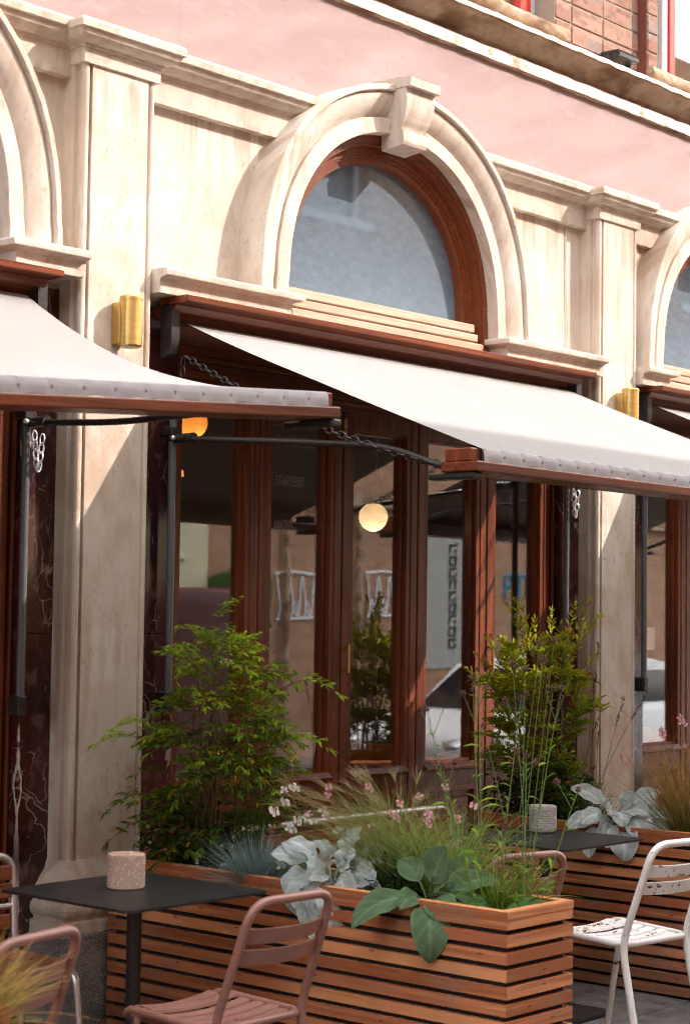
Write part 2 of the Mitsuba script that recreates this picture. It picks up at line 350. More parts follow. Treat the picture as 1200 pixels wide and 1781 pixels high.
def w_dust_and_light(p, n, uv):
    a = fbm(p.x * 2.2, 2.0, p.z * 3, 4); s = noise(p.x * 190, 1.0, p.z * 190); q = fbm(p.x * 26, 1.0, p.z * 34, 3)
    low = 1 - smoothstep(3.14, 3.62, p.z + .22 * (a - .5))  # extra weight low down paints the sunlit foot of the glass
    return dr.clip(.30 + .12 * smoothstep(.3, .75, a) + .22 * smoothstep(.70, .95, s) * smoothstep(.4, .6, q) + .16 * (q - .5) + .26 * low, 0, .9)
B('mat_dusty_glass', dict(type='blendbsdf', weight=proc(w_dust_and_light), a={'type': 'thindielectric', 'int_ior': 1.6}, b={'type': 'twosided', 'bsdf': {'type': 'diffuse', 'reflectance': rgb(.19, .255, .315)}}))
B('mat_bulb_glass', dict(type='thindielectric', int_ior=1.7))
def leaf_bsdf(name, rough=.5, trans=.75, spec=None):
    B(name, dict(type='principledthin', base_color={'type': 'mesh_attribute', 'name': 'vertex_color'}, roughness=rough, diff_trans=trans, eta=1.4))
leaf_bsdf('mat_leaf', .42, .8)
leaf_bsdf('mat_felt_leaf', .8, .35)
leaf_bsdf('mat_petal', .7, .7)
B('mat_stem', dict(type='twosided', bsdf=dict(type='principled', base_color={'type': 'mesh_attribute', 'name': 'vertex_color'}, roughness=.6, specular=.3)))
# ------------------------------------------------------------------ the ground
BAY = 3.66
gm = []
def ground_sheet(x0, x1, y0, y1, z): return box(x0, x1, y0, y1, z - .3, z, 0)
struct('road', ground_sheet(-60, 90, -60, 60, -.135), 'mat_asphalt', False)
pav = struct('pavement', ground_sheet(-14, 40, -3.2, .30, -.010), 'mat_mortar', False)
for i in range(-3, 9):
    for j in range(0, 5):
        x0, y0 = -.9 + i * .604, -3.1 + j * .604
        m = box(x0 + .004, x0 + .600, y0 + .004, y0 + .600, -.05, rng.uniform(-.0015, .0015), .004)
        obj('slab', m, 'mat_paving', pav, False)
struct('kerb', prof_x([(-3.36, -.134), (-3.36, -.02), (-3.345, -.006), (-3.204, -.006), (-3.204, -.134)], -14, 40), 'mat_granite', 20)
struct('far_pavement', ground_sheet(-14, 60, -9.0, -7.6, -.012), 'mat_paving', False)

# ------------------------------------------------------------------ the restaurant building
RB = thing('restaurant_building', 'old shop building with cream stone arches, pink frieze and brick upper storey', 'building')
ST = 'mat_stone'
ARCH = [(-1.31, 'l'), (1.80, 'm'), (4.93, 'r')]
CZ, RO, RI = 3.20, 1.0, .775
YW = .12
# spandrel wall with its arched openings
wall = sg.box(-4.2, 2.96, 8.2, 4.03)
for cx, _ in ARCH:
    hole = sg.Point(cx, CZ).buffer(RI + .06, 64).intersection(sg.box(-9, CZ, 9, 9)).union(sg.box(cx - RI - .06, 2.9, cx + RI + .06, CZ + .001))
    wall = wall.difference(hole)
def plate(poly, y0, y1):
    m = cat(*[trimesh.creation.extrude_polygon(g, y1 - y0, engine='earcut') for g in getattr(poly, 'geoms', [poly])])
    v = m.vertices; m.vertices = np.stack([v[:, 0], y1 - v[:, 2], v[:, 1]], 1)
    return fixv(m)
obj('spandrel_wall', plate(wall, YW, .40), ST, RB, False)
obj('pink_frieze', dense(box(-4.2, 8.2, .10, .40, 4.031, 4.70, 0), .25), 'mat_pink_plaster', RB, False)

# pilasters
def arc_pts(cx, cy, r, a0, a1, n):
    return [(cx + r * math.cos(t), cy + r * math.sin(t)) for t in np.radians(np.linspace(a0, a1, n))]
def shaft_plan(x):
    w = .192
    left = [(-w + .012, .12), (-w - .004, .12), (-w - .004, .056), (-w + .014, .052), (-w + .014, .036)] + arc_pts(-w + .0175, .0175, .0175, 170, 360, 10)
    left += [(-w + .036, .022), (-w + .043, .022), (-w + .043, .0)]
    right = [(-a, b) for a, b in left[::-1]]
    return [(a + x, b) for a, b in left + right]
cap_prof = [(0, 3.862), (.012, 3.862), (.014, 3.922), (.022, 3.923), (.024, 3.934), (.040, 3.937), (.056, 3.944), (.068, 3.955), (.075, 3.969), (.077, 3.976), (.088, 3.978), (.090, 4.002), (.082, 4.016), (-.02, 4.034), (-.02, 3.862)]
base_prof = [(-.01, .705), (.008, .705), (.012, .690), (.018, .676), (.030, .655), (.044, .632), (.060, .610), (.070, .596), (.072, .582), (.060, .574), (.058, .566), (.070, .558), (.080, .544), (.084, .526), (.080, .508), (.068, .494), (.066, .484), (.084, .482), (.088, .436), (-.01, .436)]
def pilaster(x):
    k = obj('pilaster', prof_z(shaft_plan(x), .70, 3.865, 1), ST, RB, 30)
    w = .192
    path = [(x - w, .12), (x - w, 0), (x + w, 0), (x + w, .12)]
    cm = roughen(dense(plan_sweep(path, cap_prof, left=False), .02), .0013, 30, 3)
    obj('capital', cm, ST, k, 28)
    bm = roughen(roughen(dense(plan_sweep(path, base_prof, left=False), .015), .006, 14, 5), .0025, 60, 6)
    obj('base_moulding', bm, ST, k, 40)
    obj('plinth_block', box(x - w - .10, x + w + .10, -.095, .12, 0, .435, .006), 'mat_granite', k, False)
for x in (-BAY, 0, BAY, BAY * 2): pilaster(x)

# arch mouldings: profile (r, y)
arch_prof = [(RO, .13), (RO, -.028), (RO - .004, -.032), (RO - .026, -.032), (RO - .030, -.028), (RO - .030, -.004), (RO - .040, -.012), (RO - .060, -.013), (RO - .085, -.006), (RO - .11, .006), (RO - .13, .021), (RO - .143, .034), (RO - .147, .036), (RO - .150, .020), (RO - .156, .016), (RI + .003, .014), (RI, .018), (RI, .13)]
def bulge(a): return 1 + .018 * math.sin(2 * a) ** 2 - .008 * abs(math.cos(a))
def arch_frames(cx, zb, n=56):
    fr = [(V(cx, 0, zb), V(1, 0, 0), V(0, 1, 0)), (V(cx, 0, CZ - .04), V(1, 0, 0), V(0, 1, 0))]
    for t in np.linspace(0, math.pi, n): fr.append((V(cx, 0, CZ), V(math.cos(t), 0, math.sin(t)) * bulge(t), V(0, 1, 0)))
    fr += [(V(cx, 0, CZ - .04), V(-1, 0, 0), V(0, 1, 0)), (V(cx, 0, zb), V(-1, 0, 0), V(0, 1, 0))]
    return fr
def keystone(cx):
    # side profile (y, z) extruded across x, narrower towards the foot
    pr = [(.10, 4.175), (-.125, 4.175), (-.128, 4.215), (-.118, 4.222), (.10, 4.232)]
    capm = prof_x(pr, cx - .112, cx + .112)
    s = [(-.095, 4.174), (-.098, 4.12), (-.090, 4.07), (-.072, 4.02), (-.056, 3.995), (-.052, 3.980), (-.066, 3.974), (-.068, 3.925), (-.060, 3.91), (.072, 3.895), (.072, 4.174)]
    m = weld(prof_x(s, -1, 1)); v = m.vertices
    hw = .082 + (np.clip(v[:, 2], 3.86, 4.175) - 3.86) / .315 * .026
    v[:, 0] = cx + v[:, 0] * hw; m.vertices = v
    return cat(capm, roughen(dense(m, .03), .0015, 30, 2))
for cx, tag in ARCH:
    m = sweep(arch_prof, arch_frames(cx, 3.086))
    m = roughen(m, .0012, 20, 4)
    k = obj('arch_surround', m, ST, RB, 35)
    if tag != 'x': obj('keystone', keystone(cx), ST, k, 40)
# imposts that carry the arches
imp_prof = [(-.12, 2.99), (.036, 2.99), (.038, 3.044), (.044, 3.048), (.048, 3.052), (.060, 3.056), (.078, 3.060), (.080, 3.064), (.082, 3.082), (.076, 3.090), (-.12, 3.092)]
def impost(xin, xout):
    s = 1 if xout > xin else -1
    a = xin + s * .052      # the face plane sits back from the lip
    path = [(a, .16), (a, .002), (xout, .002)]
    m = plan_sweep(path, imp_prof, left=(s < 0)) if False else plan_sweep(path, imp_prof, left=(s < 0))
    obj('impost', roughen(dense(m, .025), .0012, 28, 6), ST, RB, 28)
impost(ARCH[1][0] - RI - .02, .200); impost(ARCH[1][0] + RI - .0, BAY - .2)
impost(ARCH[0][0] + RI - .02, -.2); impost(ARCH[2][0] - RI + .0, BAY + .2)
# the moulded band at the head of the spandrels
band_prof = [(.118, 3.812), (.080, 3.814), (.077, 3.925), (.070, 3.926), (.069, 3.938), (.052, 3.941), (.034, 3.949), (.020, 3.962), (.013, 3.978), (.012, 3.986), (-.002, 3.988), (-.005, 4.014), (.006, 4.028), (.118, 4.036)]
def band(x0, x1):
    m = roughen(dense(prof_x(band_prof, x0, x1, max(2, int(abs(x1 - x0) / .03))), .03), .0012, 30, 8)
    obj('cornice_band', m, ST, RB, 28)
for a, b in ((-.62, -.192), (.192, 1.17), (2.43, BAY - .192), (BAY + .192, 4.30), (-3.4, -1.95)): band(a, b)
# upper cornice, weathered
up_prof = [(.12, 4.548), (.078, 4.548), (.071, 4.556), (.069, 4.603), (.076, 4.611), (.100, 4.616), (.103, 4.630), (.090, 4.640), (.074, 4.652), (.062, 4.668), (.056, 4.674), (.046, 4.678), (.030, 4.692), (.010, 4.705), (.002, 4.708), (-.024, 4.712), (-.031, 4.718), (-.033, 4.738), (-.022, 4.748), (.19, 4.766), (.19, 4.548)]
um = roughen(dense(prof_x(up_prof, -1.2, 6.2, 120), .05), .008, 17, 9, keep=0)
obj('upper_cornice', um, 'mat_old_stone', RB, 40)
# its lime-washed fillet and lip stand a little proud
lip = roughen(dense(prof_x([(-.0355, 4.720), (-.0355, 4.742), (-.02, 4.7525), (.10, 4.763), (.10, 4.756), (-.01, 4.720)], -1.2, 6.2, 120), .05), .006, 17, 9, keep=0)
fil = roughen(dense(prof_x([(.069, 4.552), (.067, 4.603), (.078, 4.615), (.09, 4.607), (.09, 4.552)], -1.2, 6.2, 120), .05), .005, 17, 9, keep=0)
k = obj('lime_washed_edge', cat(lip, fil), 'mat_whitewashed_stone', RB, 40)

# upper storey: mortar core, bricks, windows
core = sg.box(-4.2, 4.70, 8.2, 6.6).difference(sg.box(1.25, 4.80, 3.275, 6.4)).difference(sg.box(4.225, 4.80, 6.1, 6.4))
BW = obj('brick_wall', plate(core, .172, .40), 'mat_mortar', RB, False)
obj('brick_pier', box(4.112, 4.222, .107, .171, 4.70, 6.6, 0), 'mat_mortar', RB, False)
brick_cache = {}
def brick(x0, x1, y0, y1, z0, par, mat='mat_brick'):
    if x1 - x0 < .03: return
    obj('brick', box(x0 + .005, x1 - .005, y0, y1, z0 + .005, z0 + .107, .004), mat, par, False)
for c in range(0, 6):
    z = 4.742 + c * .112
    x = 3.275 - (.155 if c % 2 else 0); first = True
    while x < 4.108:
        w = .31 if not (first and c % 2 == 0) else .155
        brick(max(x, 3.275), min(x + w, 4.108), .165 + rng.uniform(-.002, .002), .20, z, BW); x += w; first = False
    brick(4.106, 4.222, .100 + rng.uniform(-.002, .002), .19, z, BW)
    for yy in ((.22, .395),):
        brick(3.262, 3.278, yy[0], yy[1], z, BW, 'mat_shaded_brick')  # window reveal: its shade is painted in as darker brick
obj('dark_pier_side', box(4.1045, 4.1115, .112, .170, 4.71, 6.5, 0), 'mat_shaded_brick', RB, False)  # sheet painting the shade on the left side of the pier
def upper_window(x0, x1, sill0, sill1, yf=.30):
    w = obj('upper_window', cat(box(x0 + .14, x0 + .20, yf + .002, yf + .06, 4.88, 6.4), box(x1 - .05, x1, yf, yf + .06, 4.88, 6.4), box(x0, x1, yf + .004, yf + .06, 4.84, 4.885)), 'mat_grey_paint', RB, False)
    obj('sash_frame', cat(box(x0 + .202, x0 + .262, yf - .012, yf + .04, 4.905, 6.4), box(x1 - .155, x1 - .06, yf - .015, yf + .04, 4.905, 6.4), box(x0 + .263, x1 - .156, yf - .010, yf + .04, 4.86, 4.90)), 'mat_red_paint', w, False)
    obj('pane', box(x0 + .01, x1 - .04, yf + .025, yf + .028, 4.885, 6.4, 0), 'mat_glass', w, False)
    m = dense(prof_x([(.07, 4.815), (.062, 4.83), (.060, 4.862), (.072, 4.876), (.30, 4.895), (.30, 4.80), (.09, 4.80)], sill0, sill1, 50), .03)
    obj('sill', roughen(m, .009, 34, 12), 'mat_old_stone', w, 40)
upper_window(1.25, 3.272, 1.2, 3.262); upper_window(4.226, 6.0, 4.115, 6.1, .16)
obj('upper_room_wall', box(-4, 8, 1.4, 1.5, 4.7, 6.5, 0), 'mat_room', RB, False)
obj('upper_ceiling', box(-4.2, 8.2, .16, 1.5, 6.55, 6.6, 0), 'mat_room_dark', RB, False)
obj('parapet', box(-4.2, 8.2, .17, 3.0, 6.601, 10.5, 0), 'mat_brick', RB, False)

# fanlights: stepped timber rings, sill rails, dusty glass
def ring(cx, ro, ri, y0, y1, zb):
    n = 48
    pts = [(cx + ro, zb)] + [(cx + ro * math.cos(t) * bulge(t), CZ + ro * math.sin(t) * bulge(t)) for t in np.linspace(0, math.pi, n)] + [(cx - ro, zb)]
    inn = [(cx - ri, zb)] + [(cx + ri * math.cos(t) * bulge(t), CZ + ri * math.sin(t) * bulge(t)) for t in np.linspace(math.pi, 0, n)] + [(cx + ri, zb)]
    return plate(sg.Polygon(pts + inn), y0, y1)
for cx, tag in ARCH:
    f = obj('fanlight', cat(ring(cx, .79, .742, .078, .20, 3.0), ring(cx, .7415, .728, .090, .20, 3.0), ring(cx, .7275, .695, .130, .24, 3.06)), 'mat_mahogany_plain', RB, 25)
    obj('inner_ring', cat(ring(cx, .6945, .681, .140, .24, 3.11), ring(cx, .6805, .652, .150, .24, 3.11)), 'mat_mahogany_plain', f, 25)
    if tag != 'l':
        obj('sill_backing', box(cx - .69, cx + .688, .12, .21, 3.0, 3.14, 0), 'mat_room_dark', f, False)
        for z0, z1, y in ((3.000, 3.056, .056), (3.068, 3.106, .076), (3.118, 3.160, .098)):
            obj('sill_rail', box(cx - .71, cx + .71 if z0 < 3.05 else cx + .69, y, .22, z0, z1, .004), 'mat_window_oak', f, False)
    gp = sg.Point(cx, CZ).buffer(.672, 48).intersection(sg.box(-9, CZ - .0, 19, 9)).union(sg.box(cx - .672, 3.15, cx + .672, CZ + .001))
    obj('fan_pane', plate(gp, .192, .195), 'mat_dusty_glass', f, False)

# marble jambs, doors and the timber head over them
def leaf_panel(x0, w, z0, z1):
    pass
def bay(o, leaves, left_jamb=True, right_jamb=True):
    if left_jamb:
        obj('marble_slab', box(o + .197, o + .46, YW, .30, 1.5885, 2.985, .002), 'mat_marble', RB, False)
        obj('marble_slab', box(o + .197, o + .46, YW + .0008, .30, .05, 1.5865, .002), 'mat_marble', RB, False)
    if right_jamb:
        obj('marble_slab', box(o + 3.31, o + 3.463, YW, .30, 1.5885, 2.985, .002), 'mat_marble', RB, False)
        obj('marble_slab', box(o + 3.31, o + 3.463, YW + .0008, .30, .05, 1.5865, .002), 'mat_marble', RB, False)
    x0, x1 = o + .461, o + 3.309
    h = obj('door_head', cat(box(x0, x1, .172, .30, 2.64, 2.99), box(x0, x1, .150, .18, 2.785, 2.94), box(x0, x1, .135, .18, 2.765, 2.784), box(x0, x1, .158, .18, 2.690, 2.764), box(x0, x1, .164, .18, 2.672, 2.688)), 'mat_mahogany_level', RB, False)
    obj('door_post', box(o + 3.292, o + 3.3385 - .03, .170, .30, .02, 2.64, .004), 'mat_mahogany_upright', RB, False)
    obj('threshold', box(x0, x1, .10, .34, 0, .06, .006), 'mat_granite', RB, False)
    for i in leaves:
        a = o + .475 + .563 * i; b = a + .559; po0, po1 = a + .080, b - .080
        fr = sg.box(a, .065, b, 2.638).difference(sg.box(po0, .945, po1, 2.56)).difference(sg.box(po0, .17, po1, .80))
        parts = [plate(fr, .192, .25)]
        # raised flat on each stile with a groove beside it
        parts += [box(a + .003, a + .052, .187, .20, .066, 2.637, .003), box(b - .052, b - .003, .187, .20, .066, 2.637, .003)]
        k = obj('door_leaf', cat(*parts), 'mat_mahogany_upright', RB, False)
        bead = sg.box(po0 - .0, .945, po1 + .0, 2.56).difference(sg.box(po0 + .014, .959, po1 - .014, 2.546))
        obj('glazing_bead', plate(bead, .214, .26), 'mat_mahogany_upright', k, False)
        obj('glass_pane', box(po0 + .004, po1 - .004, .236, .240, .949, 2.556, 0), 'mat_glass', k, False)
        obj('weather_bar', prof_x([(.186, .905), (.168, .912), (.166, .922), (.192, .945), (.21, .945), (.21, .905)], po0 - .012, po1 + .012), 'mat_mahogany_level', k, False)
        obj('lower_panel', cat(box(po0, po1, .216, .24, .17, .80, 0), box(po0 + .03, po1 - .03, .204, .222, .20, .77, .010), box(po0, po1, .190, .20, .80, .835, .004)), 'mat_mahogany_level', k, False)
        if i in (2, 4) and not o:
            obj('handle', cat(box(a + .012, a + .026, .150, .164, 1.405, 1.54, .003), box(a + .012, a + .026, .16, .19, 1.415, 1.43, .002), box(a + .012, a + .026, .16, .19, 1.515, 1.53, .002)), 'mat_brass', k, False)
        if i == 1 and not o:
            obj('hinge', cat(box(b - .002, b + .016, .176, .192, 2.498, 2.552, .002), box(b - .002, b + .016, .176, .192, 2.556, 2.61, .002)), 'mat_brass', k, False)
    obj('door_jamb_post', box(o + .4605, o + .4745, .20, .30, .02, 2.64, .002), 'mat_mahogany_upright', RB, False)
bay(0, range(5)); bay(-BAY, (3, 4), left_jamb=False); bay(BAY, (0, 1, 2), right_jamb=False)
# inside
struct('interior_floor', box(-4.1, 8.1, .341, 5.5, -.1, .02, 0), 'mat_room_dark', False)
obj('room_wall', cat(box(-4.2, 8.2, 5.5, 5.6, 0, 4.6, 0), box(-4.2, -4.1, .41, 5.5, 0, 4.6, 0), box(8.1, 8.2, .41, 5.5, 0, 4.6, 0)), 'mat_room', RB, False)
obj('room_ceiling', box(-4.2, 8.2, .401, 5.6, 4.6, 4.7, 0), 'mat_room', RB, False)
obj('window_shelf', box(.48, 3.3, .262, .62, .90, .94, .004), 'mat_slat_wood', RB, False)
# lettering on the second pane
def slanted(text, h, x, y, z):
    m = meshkit.text_mesh(text, h, .001, bold=True); v = m.vertices.copy()
    xx = v[:, 0] * .62 + v[:, 1] * .22
    m.vertices = np.stack([x + xx, y - v[:, 2], z + v[:, 1]], 1)
    # cut into fine level lines, as the painted letters are
    M = manifold3d.Manifold(manifold3d.Mesh(np.asarray(weld(m).vertices, np.float32), np.asarray(weld(m).faces, np.uint32)))
    if M.is_empty(): return fixv(m)
    n = 7; comb = manifold3d.Manifold.compose([manifold3d.Manifold.cube([2, .1, h / n * .62]).translate([x - .5, y - .05, z - .004 + i * h / n * 1.02]) for i in range(n + 1)])
    return to_tri(M ^ comb)
LET = None
for i, (t, z) in enumerate((('CHARCUTERIE', 2.452), ('STARTERS', 2.268), ('MAINS', 2.060), ('SIDES', 1.855))):
    if i < 3: obj('window_lettering', slanted(t, .046, 1.172, .2345, z), 'mat_lettering', f'{RB}__door_leaf_001', False)

obj('flex_cable', tube(bend([(3.312, .113, 3.80), (3.316, .113, 3.42), (3.334, .108, 3.22), (3.312, .112, 3.11)], .08), .004, 6), ST, RB)
k = thing('paper_notice', 'small white paper notice taped inside the glass of the right bay', 'notice')
obj('sheet', box(4.345, 4.435, .2415, .2425, 1.50, 1.63, 0), 'mat_white_paint', k, False)
# ------------------------------------------------------------------ wall lamps
def wall_lamp(x, label):
    k = thing('wall_lamp', label, 'wall lamp', 'brass cylinder lamps on the pilasters')
    cx, cy = x + .014, -.072
    m = lathe([(.0, 2.738), (.042, 2.738), (.046, 2.742), (.046, 2.925), (.048, 2.926), (.048, 2.936), (.044, 2.941), (.0, 2.941)], 40, (cx, cy, 0))
    obj('cylinder', m, 'mat_brass', k, 30)
    obj('back_box', box(cx - .042, cx + .020, -.050, -.002, 2.748, 2.918, .003), 'mat_brass', k, False)
    obj('diffuser', lathe([(0, 2.7345), (.036, 2.7345), (.036, 2.7378), (0, 2.7378)], 24, (cx, cy, 0)), 'mat_white_paint', k, 30)
wall_lamp(0, 'brass cylinder wall lamp on the pilaster left of the middle arch')
wall_lamp(BAY, 'brass cylinder wall lamp on the pilaster right of the middle arch')
# floodlight on the upper cornice
k = thing('floodlight', 'black finned floodlight lying on the weathered upper cornice', 'floodlight')
obj('housing', cat(box(3.66, 3.86, -.0, .14, 4.815, 4.84, .004), *[box(3.66 + i * .02, 3.666 + i * .02, .005, .13, 4.84, 4.855, 0) for i in range(10)]), 'mat_black_iron', k, False)
obj('bracket', cat(box(3.645, 3.657, .06, .10, 4.768, 4.84, .002), box(3.863, 3.875, .06, .10, 4.768, 4.84, .002), box(3.645, 3.875, .06, .10, 4.76, 4.768, .002)), 'mat_black_iron', k, False)
# flex hanging in the corner beside the right pilaster, glass lamp in the right fanlight
k = thing('glass_pendant', 'clear glass bulb lamp hanging behind the right arched window', 'pendant lamp')
gx, gy, gz = 4.55, .34, 3.36
obj('glass_shade', lathe([(.0, -.115), (.03, -.11), (.062, -.09), (.082, -.05), (.085, -.01), (.085, .10), (.080, .12), (.078, .12), (.082, .098), (.082, -.01), (.079, -.05), (.06, -.086), (.028, -.106), (0, -.111)], 36, (gx, gy, gz)), 'mat_bulb_glass', k, 40)
obj('lamp_holder', lathe([(0, .05), (.02, .05), (.024, .12), (.012, .16), (0, .165)], 20, (gx, gy, gz)), 'mat_black_iron', k, 40)
obj('cable', tube([(gx, gy, gz + .16), (gx, gy, 4.59)], .004, 6), 'mat_black_iron', k)

# ------------------------------------------------------------------ awnings
def chain(pts, pitch=.034, r=.0032):
    P = np.asarray(pts, float); seg = np.linalg.norm(np.diff(P, axis=0), axis=1); L = seg.sum(); n = int(L / pitch)
    s = np.r_[0, np.cumsum(seg)]; out = []
    for i in range(n):
        c = np.array([np.interp((i + .5) * L / n, s, P[:, a]) for a in range(3)])
        c2 = np.array([np.interp((i + .6) * L / n, s, P[:, a]) for a in range(3)]); t = c2 - c; t /= np.linalg.norm(t)
        a = np.cross(t, [1.0, .1, 0]); a /= np.linalg.norm(a); b = np.cross(t, a); w = a if i % 2 else b
        th = np.arange(10) * 2 * np.pi / 10
        loop = c + np.cos(th)[:, None] * t * pitch * .66 + np.sin(th)[:, None] * w * pitch * .36
        out.append(tube(loop, r, 5, closed=True))
    return cat(*out)
def catenary(a, b, sag, n=24):
    a, b = np.asarray(a, float), np.asarray(b, float); t = np.linspace(0, 1, n)[:, None]
    return a + (b - a) * t + V(0, 0, -1) * (4 * sag * t * (1 - t))
def awning(o, zl, zr, label, sag=.012):
    A = thing('awning', label, 'awning', 'cream canvas awnings over the shop windows')
    zf = lambda x: zl + (zr - zl) * (x - o - .35) / 2.92
    xl, xr = o + .35, o + 3.27
    # canvas
    nx, ny = 90, 34; xs = np.linspace(xl + .05, xr - .05, nx); ts = np.linspace(0, 1, ny); v = []
    for t in ts:
        for x in xs:
            ft = zf(x) + .048; z = 2.892 + (ft - 2.892) * t; y = .02 + (-1.545 - .02) * t
            u = (x - xl) / (xr - xl)
            z += -sag * math.sin(math.pi * t ** .92) * (1 - .15 * math.cos(2 * math.pi * u)) + .006 * math.sin(x * 9 + t * 5 + o) * math.sin(math.pi * t) * (1 - t) + .010 * (meshkit.fbm(np.array([x * 2.3, t * 2.2, o]), 3) - .5) * math.sin(math.pi * min(1, t * 1.3))
            v.append((x, y, z))
    f = [(i * nx + j, (i + 1) * nx + j, (i + 1) * nx + j + 1, i * nx + j + 1) for i in range(ny - 1) for j in range(nx - 1)]
    f = np.array(f); f = np.vstack([f[:, [0, 1, 2]], f[:, [0, 2, 3]]])
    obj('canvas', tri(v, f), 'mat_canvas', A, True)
    # laced hem over the bar
    n = 260; xs = np.linspace(xl + .055, xr - .055, n); v = []
    pitch = .118
    for s, (yy, dz) in enumerate(((-1.543, .050), (-1.553, .044), (-1.558, .022), (-1.556, .002))):
        for x in xs:
            ph = abs(math.sin(math.pi * (x - xl) / pitch)); tug = math.exp(-((((x - xl) / pitch) % 1 - .5) / .13) ** 2)
            yq = yy + .006 * tug * (1 if s in (1, 2) else .2) - .002 * math.sin(x * 55); zq = zf(x) + dz + (.003 * (1 - tug) - .004 if s == 3 else 0) + .0015 * math.sin(x * 31 + o) * (s == 3)
            v.append((x, yq, zq))
    f = np.array([(i * n + j, i * n + j + 1, (i + 1) * n + j + 1, (i + 1) * n + j) for i in range(3) for j in range(n - 1)]); f = np.vstack([f[:, [0, 1, 2]], f[:, [0, 2, 3]]])
    h = obj('hem', tri(v, f), 'mat_canvas_hem', A, True)
    eye = mikit.ply(tube([(0, 0, 0), (0, -.004, 0)], .0042, 8), 'mat_eyelet', 30)
    q = xl + pitch * .5
    while q < xr - .06:
        if q > xl + .07: obj('eyelet', eye, None, h, M=T().translate([q, -1.5525, zf(q) + .025]))
        q += pitch
    # bar: a plank on the flat
    m = box(xl, xr, -1.565, -1.395, -.036, 0, .004); vv = m.vertices; vv[:, 2] += zf(vv[:, 0]); m.vertices = vv
    obj('front_bar', m, 'mat_slat_wood' if False else 'mat_mahogany_level', A, False)
    for x in (xl + .025, xr - .025):
        obj('end_block', box(x - .022, x + .022, -1.53, -1.41, zf(x) + .001, zf(x) + .050, .004), 'mat_mahogany_upright', A, False)
    # board over the canvas with its moulding
    hb = obj('head_board', prof_x([(.07, 2.958), (-.094, 2.960), (-.100, 2.964), (-.102, 2.984), (-.096, 2.988), (.07, 2.990)], o + .30, o + 3.30), 'mat_mahogany_level', A, False)
    obj('cove', prof_x([(.119, 2.957), (-.020, 2.957), (-.016, 2.944), (-.004, 2.930), (.02, 2.922), (.06, 2.918), (.119, 2.918)], o + .31, o + 3.29), 'mat_mahogany_level', A, 30)
    for x in (o + .30, o + 3.256):
        obj('bracket', prof_x([(.064, 2.956), (-.002, 2.956), (-.004, 2.82), (.002, 2.776), (.016, 2.75), (.034, 2.738), (.064, 2.736)], x, x + .046), 'mat_black_iron', A, 25)
    for s, x in ((0, o + .385), (1, o + 3.27)):
        py = .068
        pole = obj('pole', tube([(x, py, 1.34), (x, py, 2.50)], .0165, 14), 'mat_grey_iron', A)
        obj('pole_bracket', box(x - .022, x + .022, .05, .119, 1.27, 1.35, .006), 'mat_black_iron', pole, False)
        obj('pole_bracket', box(x - .022, x + .022, .05, .119, 2.42, 2.455, .004), 'mat_black_iron', pole, False)
        zz = zf(x)
        xi = x + (-.01 if s == 0 else .01)
        pts = bend([(x, .05, 2.405), (x, -.46, 2.40 + (zz - 2.235) * .04 - .03), (x, -1.10, 2.315 + (zz - 2.235) * .55), (x, -1.36, zz - .005), (x, -1.50, zz - .045)], .14)
        arm = obj('support_arm', tube(pts, .0125, 12), 'mat_black_iron', A)
        obj('joint', cat(tube([(x, .075, 2.406), (x, -.05, 2.404)], .020, 14), tube([(x, -.05, 2.404), (x, -.058, 2.403)], .023, 14), tube([(x - .03, .03, 2.405), (x + .03, .03, 2.405)], .010, 10)), 'mat_black_iron', arm)
        obj('bolt', trimesh.creation.icosphere(2, .012).apply_translation((x - .034, .03, 2.405)), 'mat_aluminium', arm, True)
        obj('end_plate', box(x - .03, x + .03, -1.545, -1.33, zz - .062, zz - .038, .006), 'mat_black_iron', arm, False)
        obj('chain', chain(catenary((x - .02, -.02, 2.745), (x, -1.40, zz - .01), .055)), 'mat_black_iron', A, 40)
        obj('loose_chain', chain(np.array([(x - .012, -.0, 2.74), (x - .014, .0, 2.66), (x - .016, .0, 2.58)]) if s == 0 else catenary((x + .01, .03, 2.37), (x + .05, .03, 2.36), .14)), 'mat_black_iron' if s == 0 else 'mat_aluminium', A, 40)
awning(-BAY, 2.17, 2.36, 'cream canvas awning over the left bay, cut by the left edge of the photo', .145)
awning(0, 2.237, 2.222, 'cream canvas awning over the middle folding doors, below the big arch')
awning(BAY, 2.237, 2.222, 'cream canvas awning over the right bay, mostly cut by the right edge')
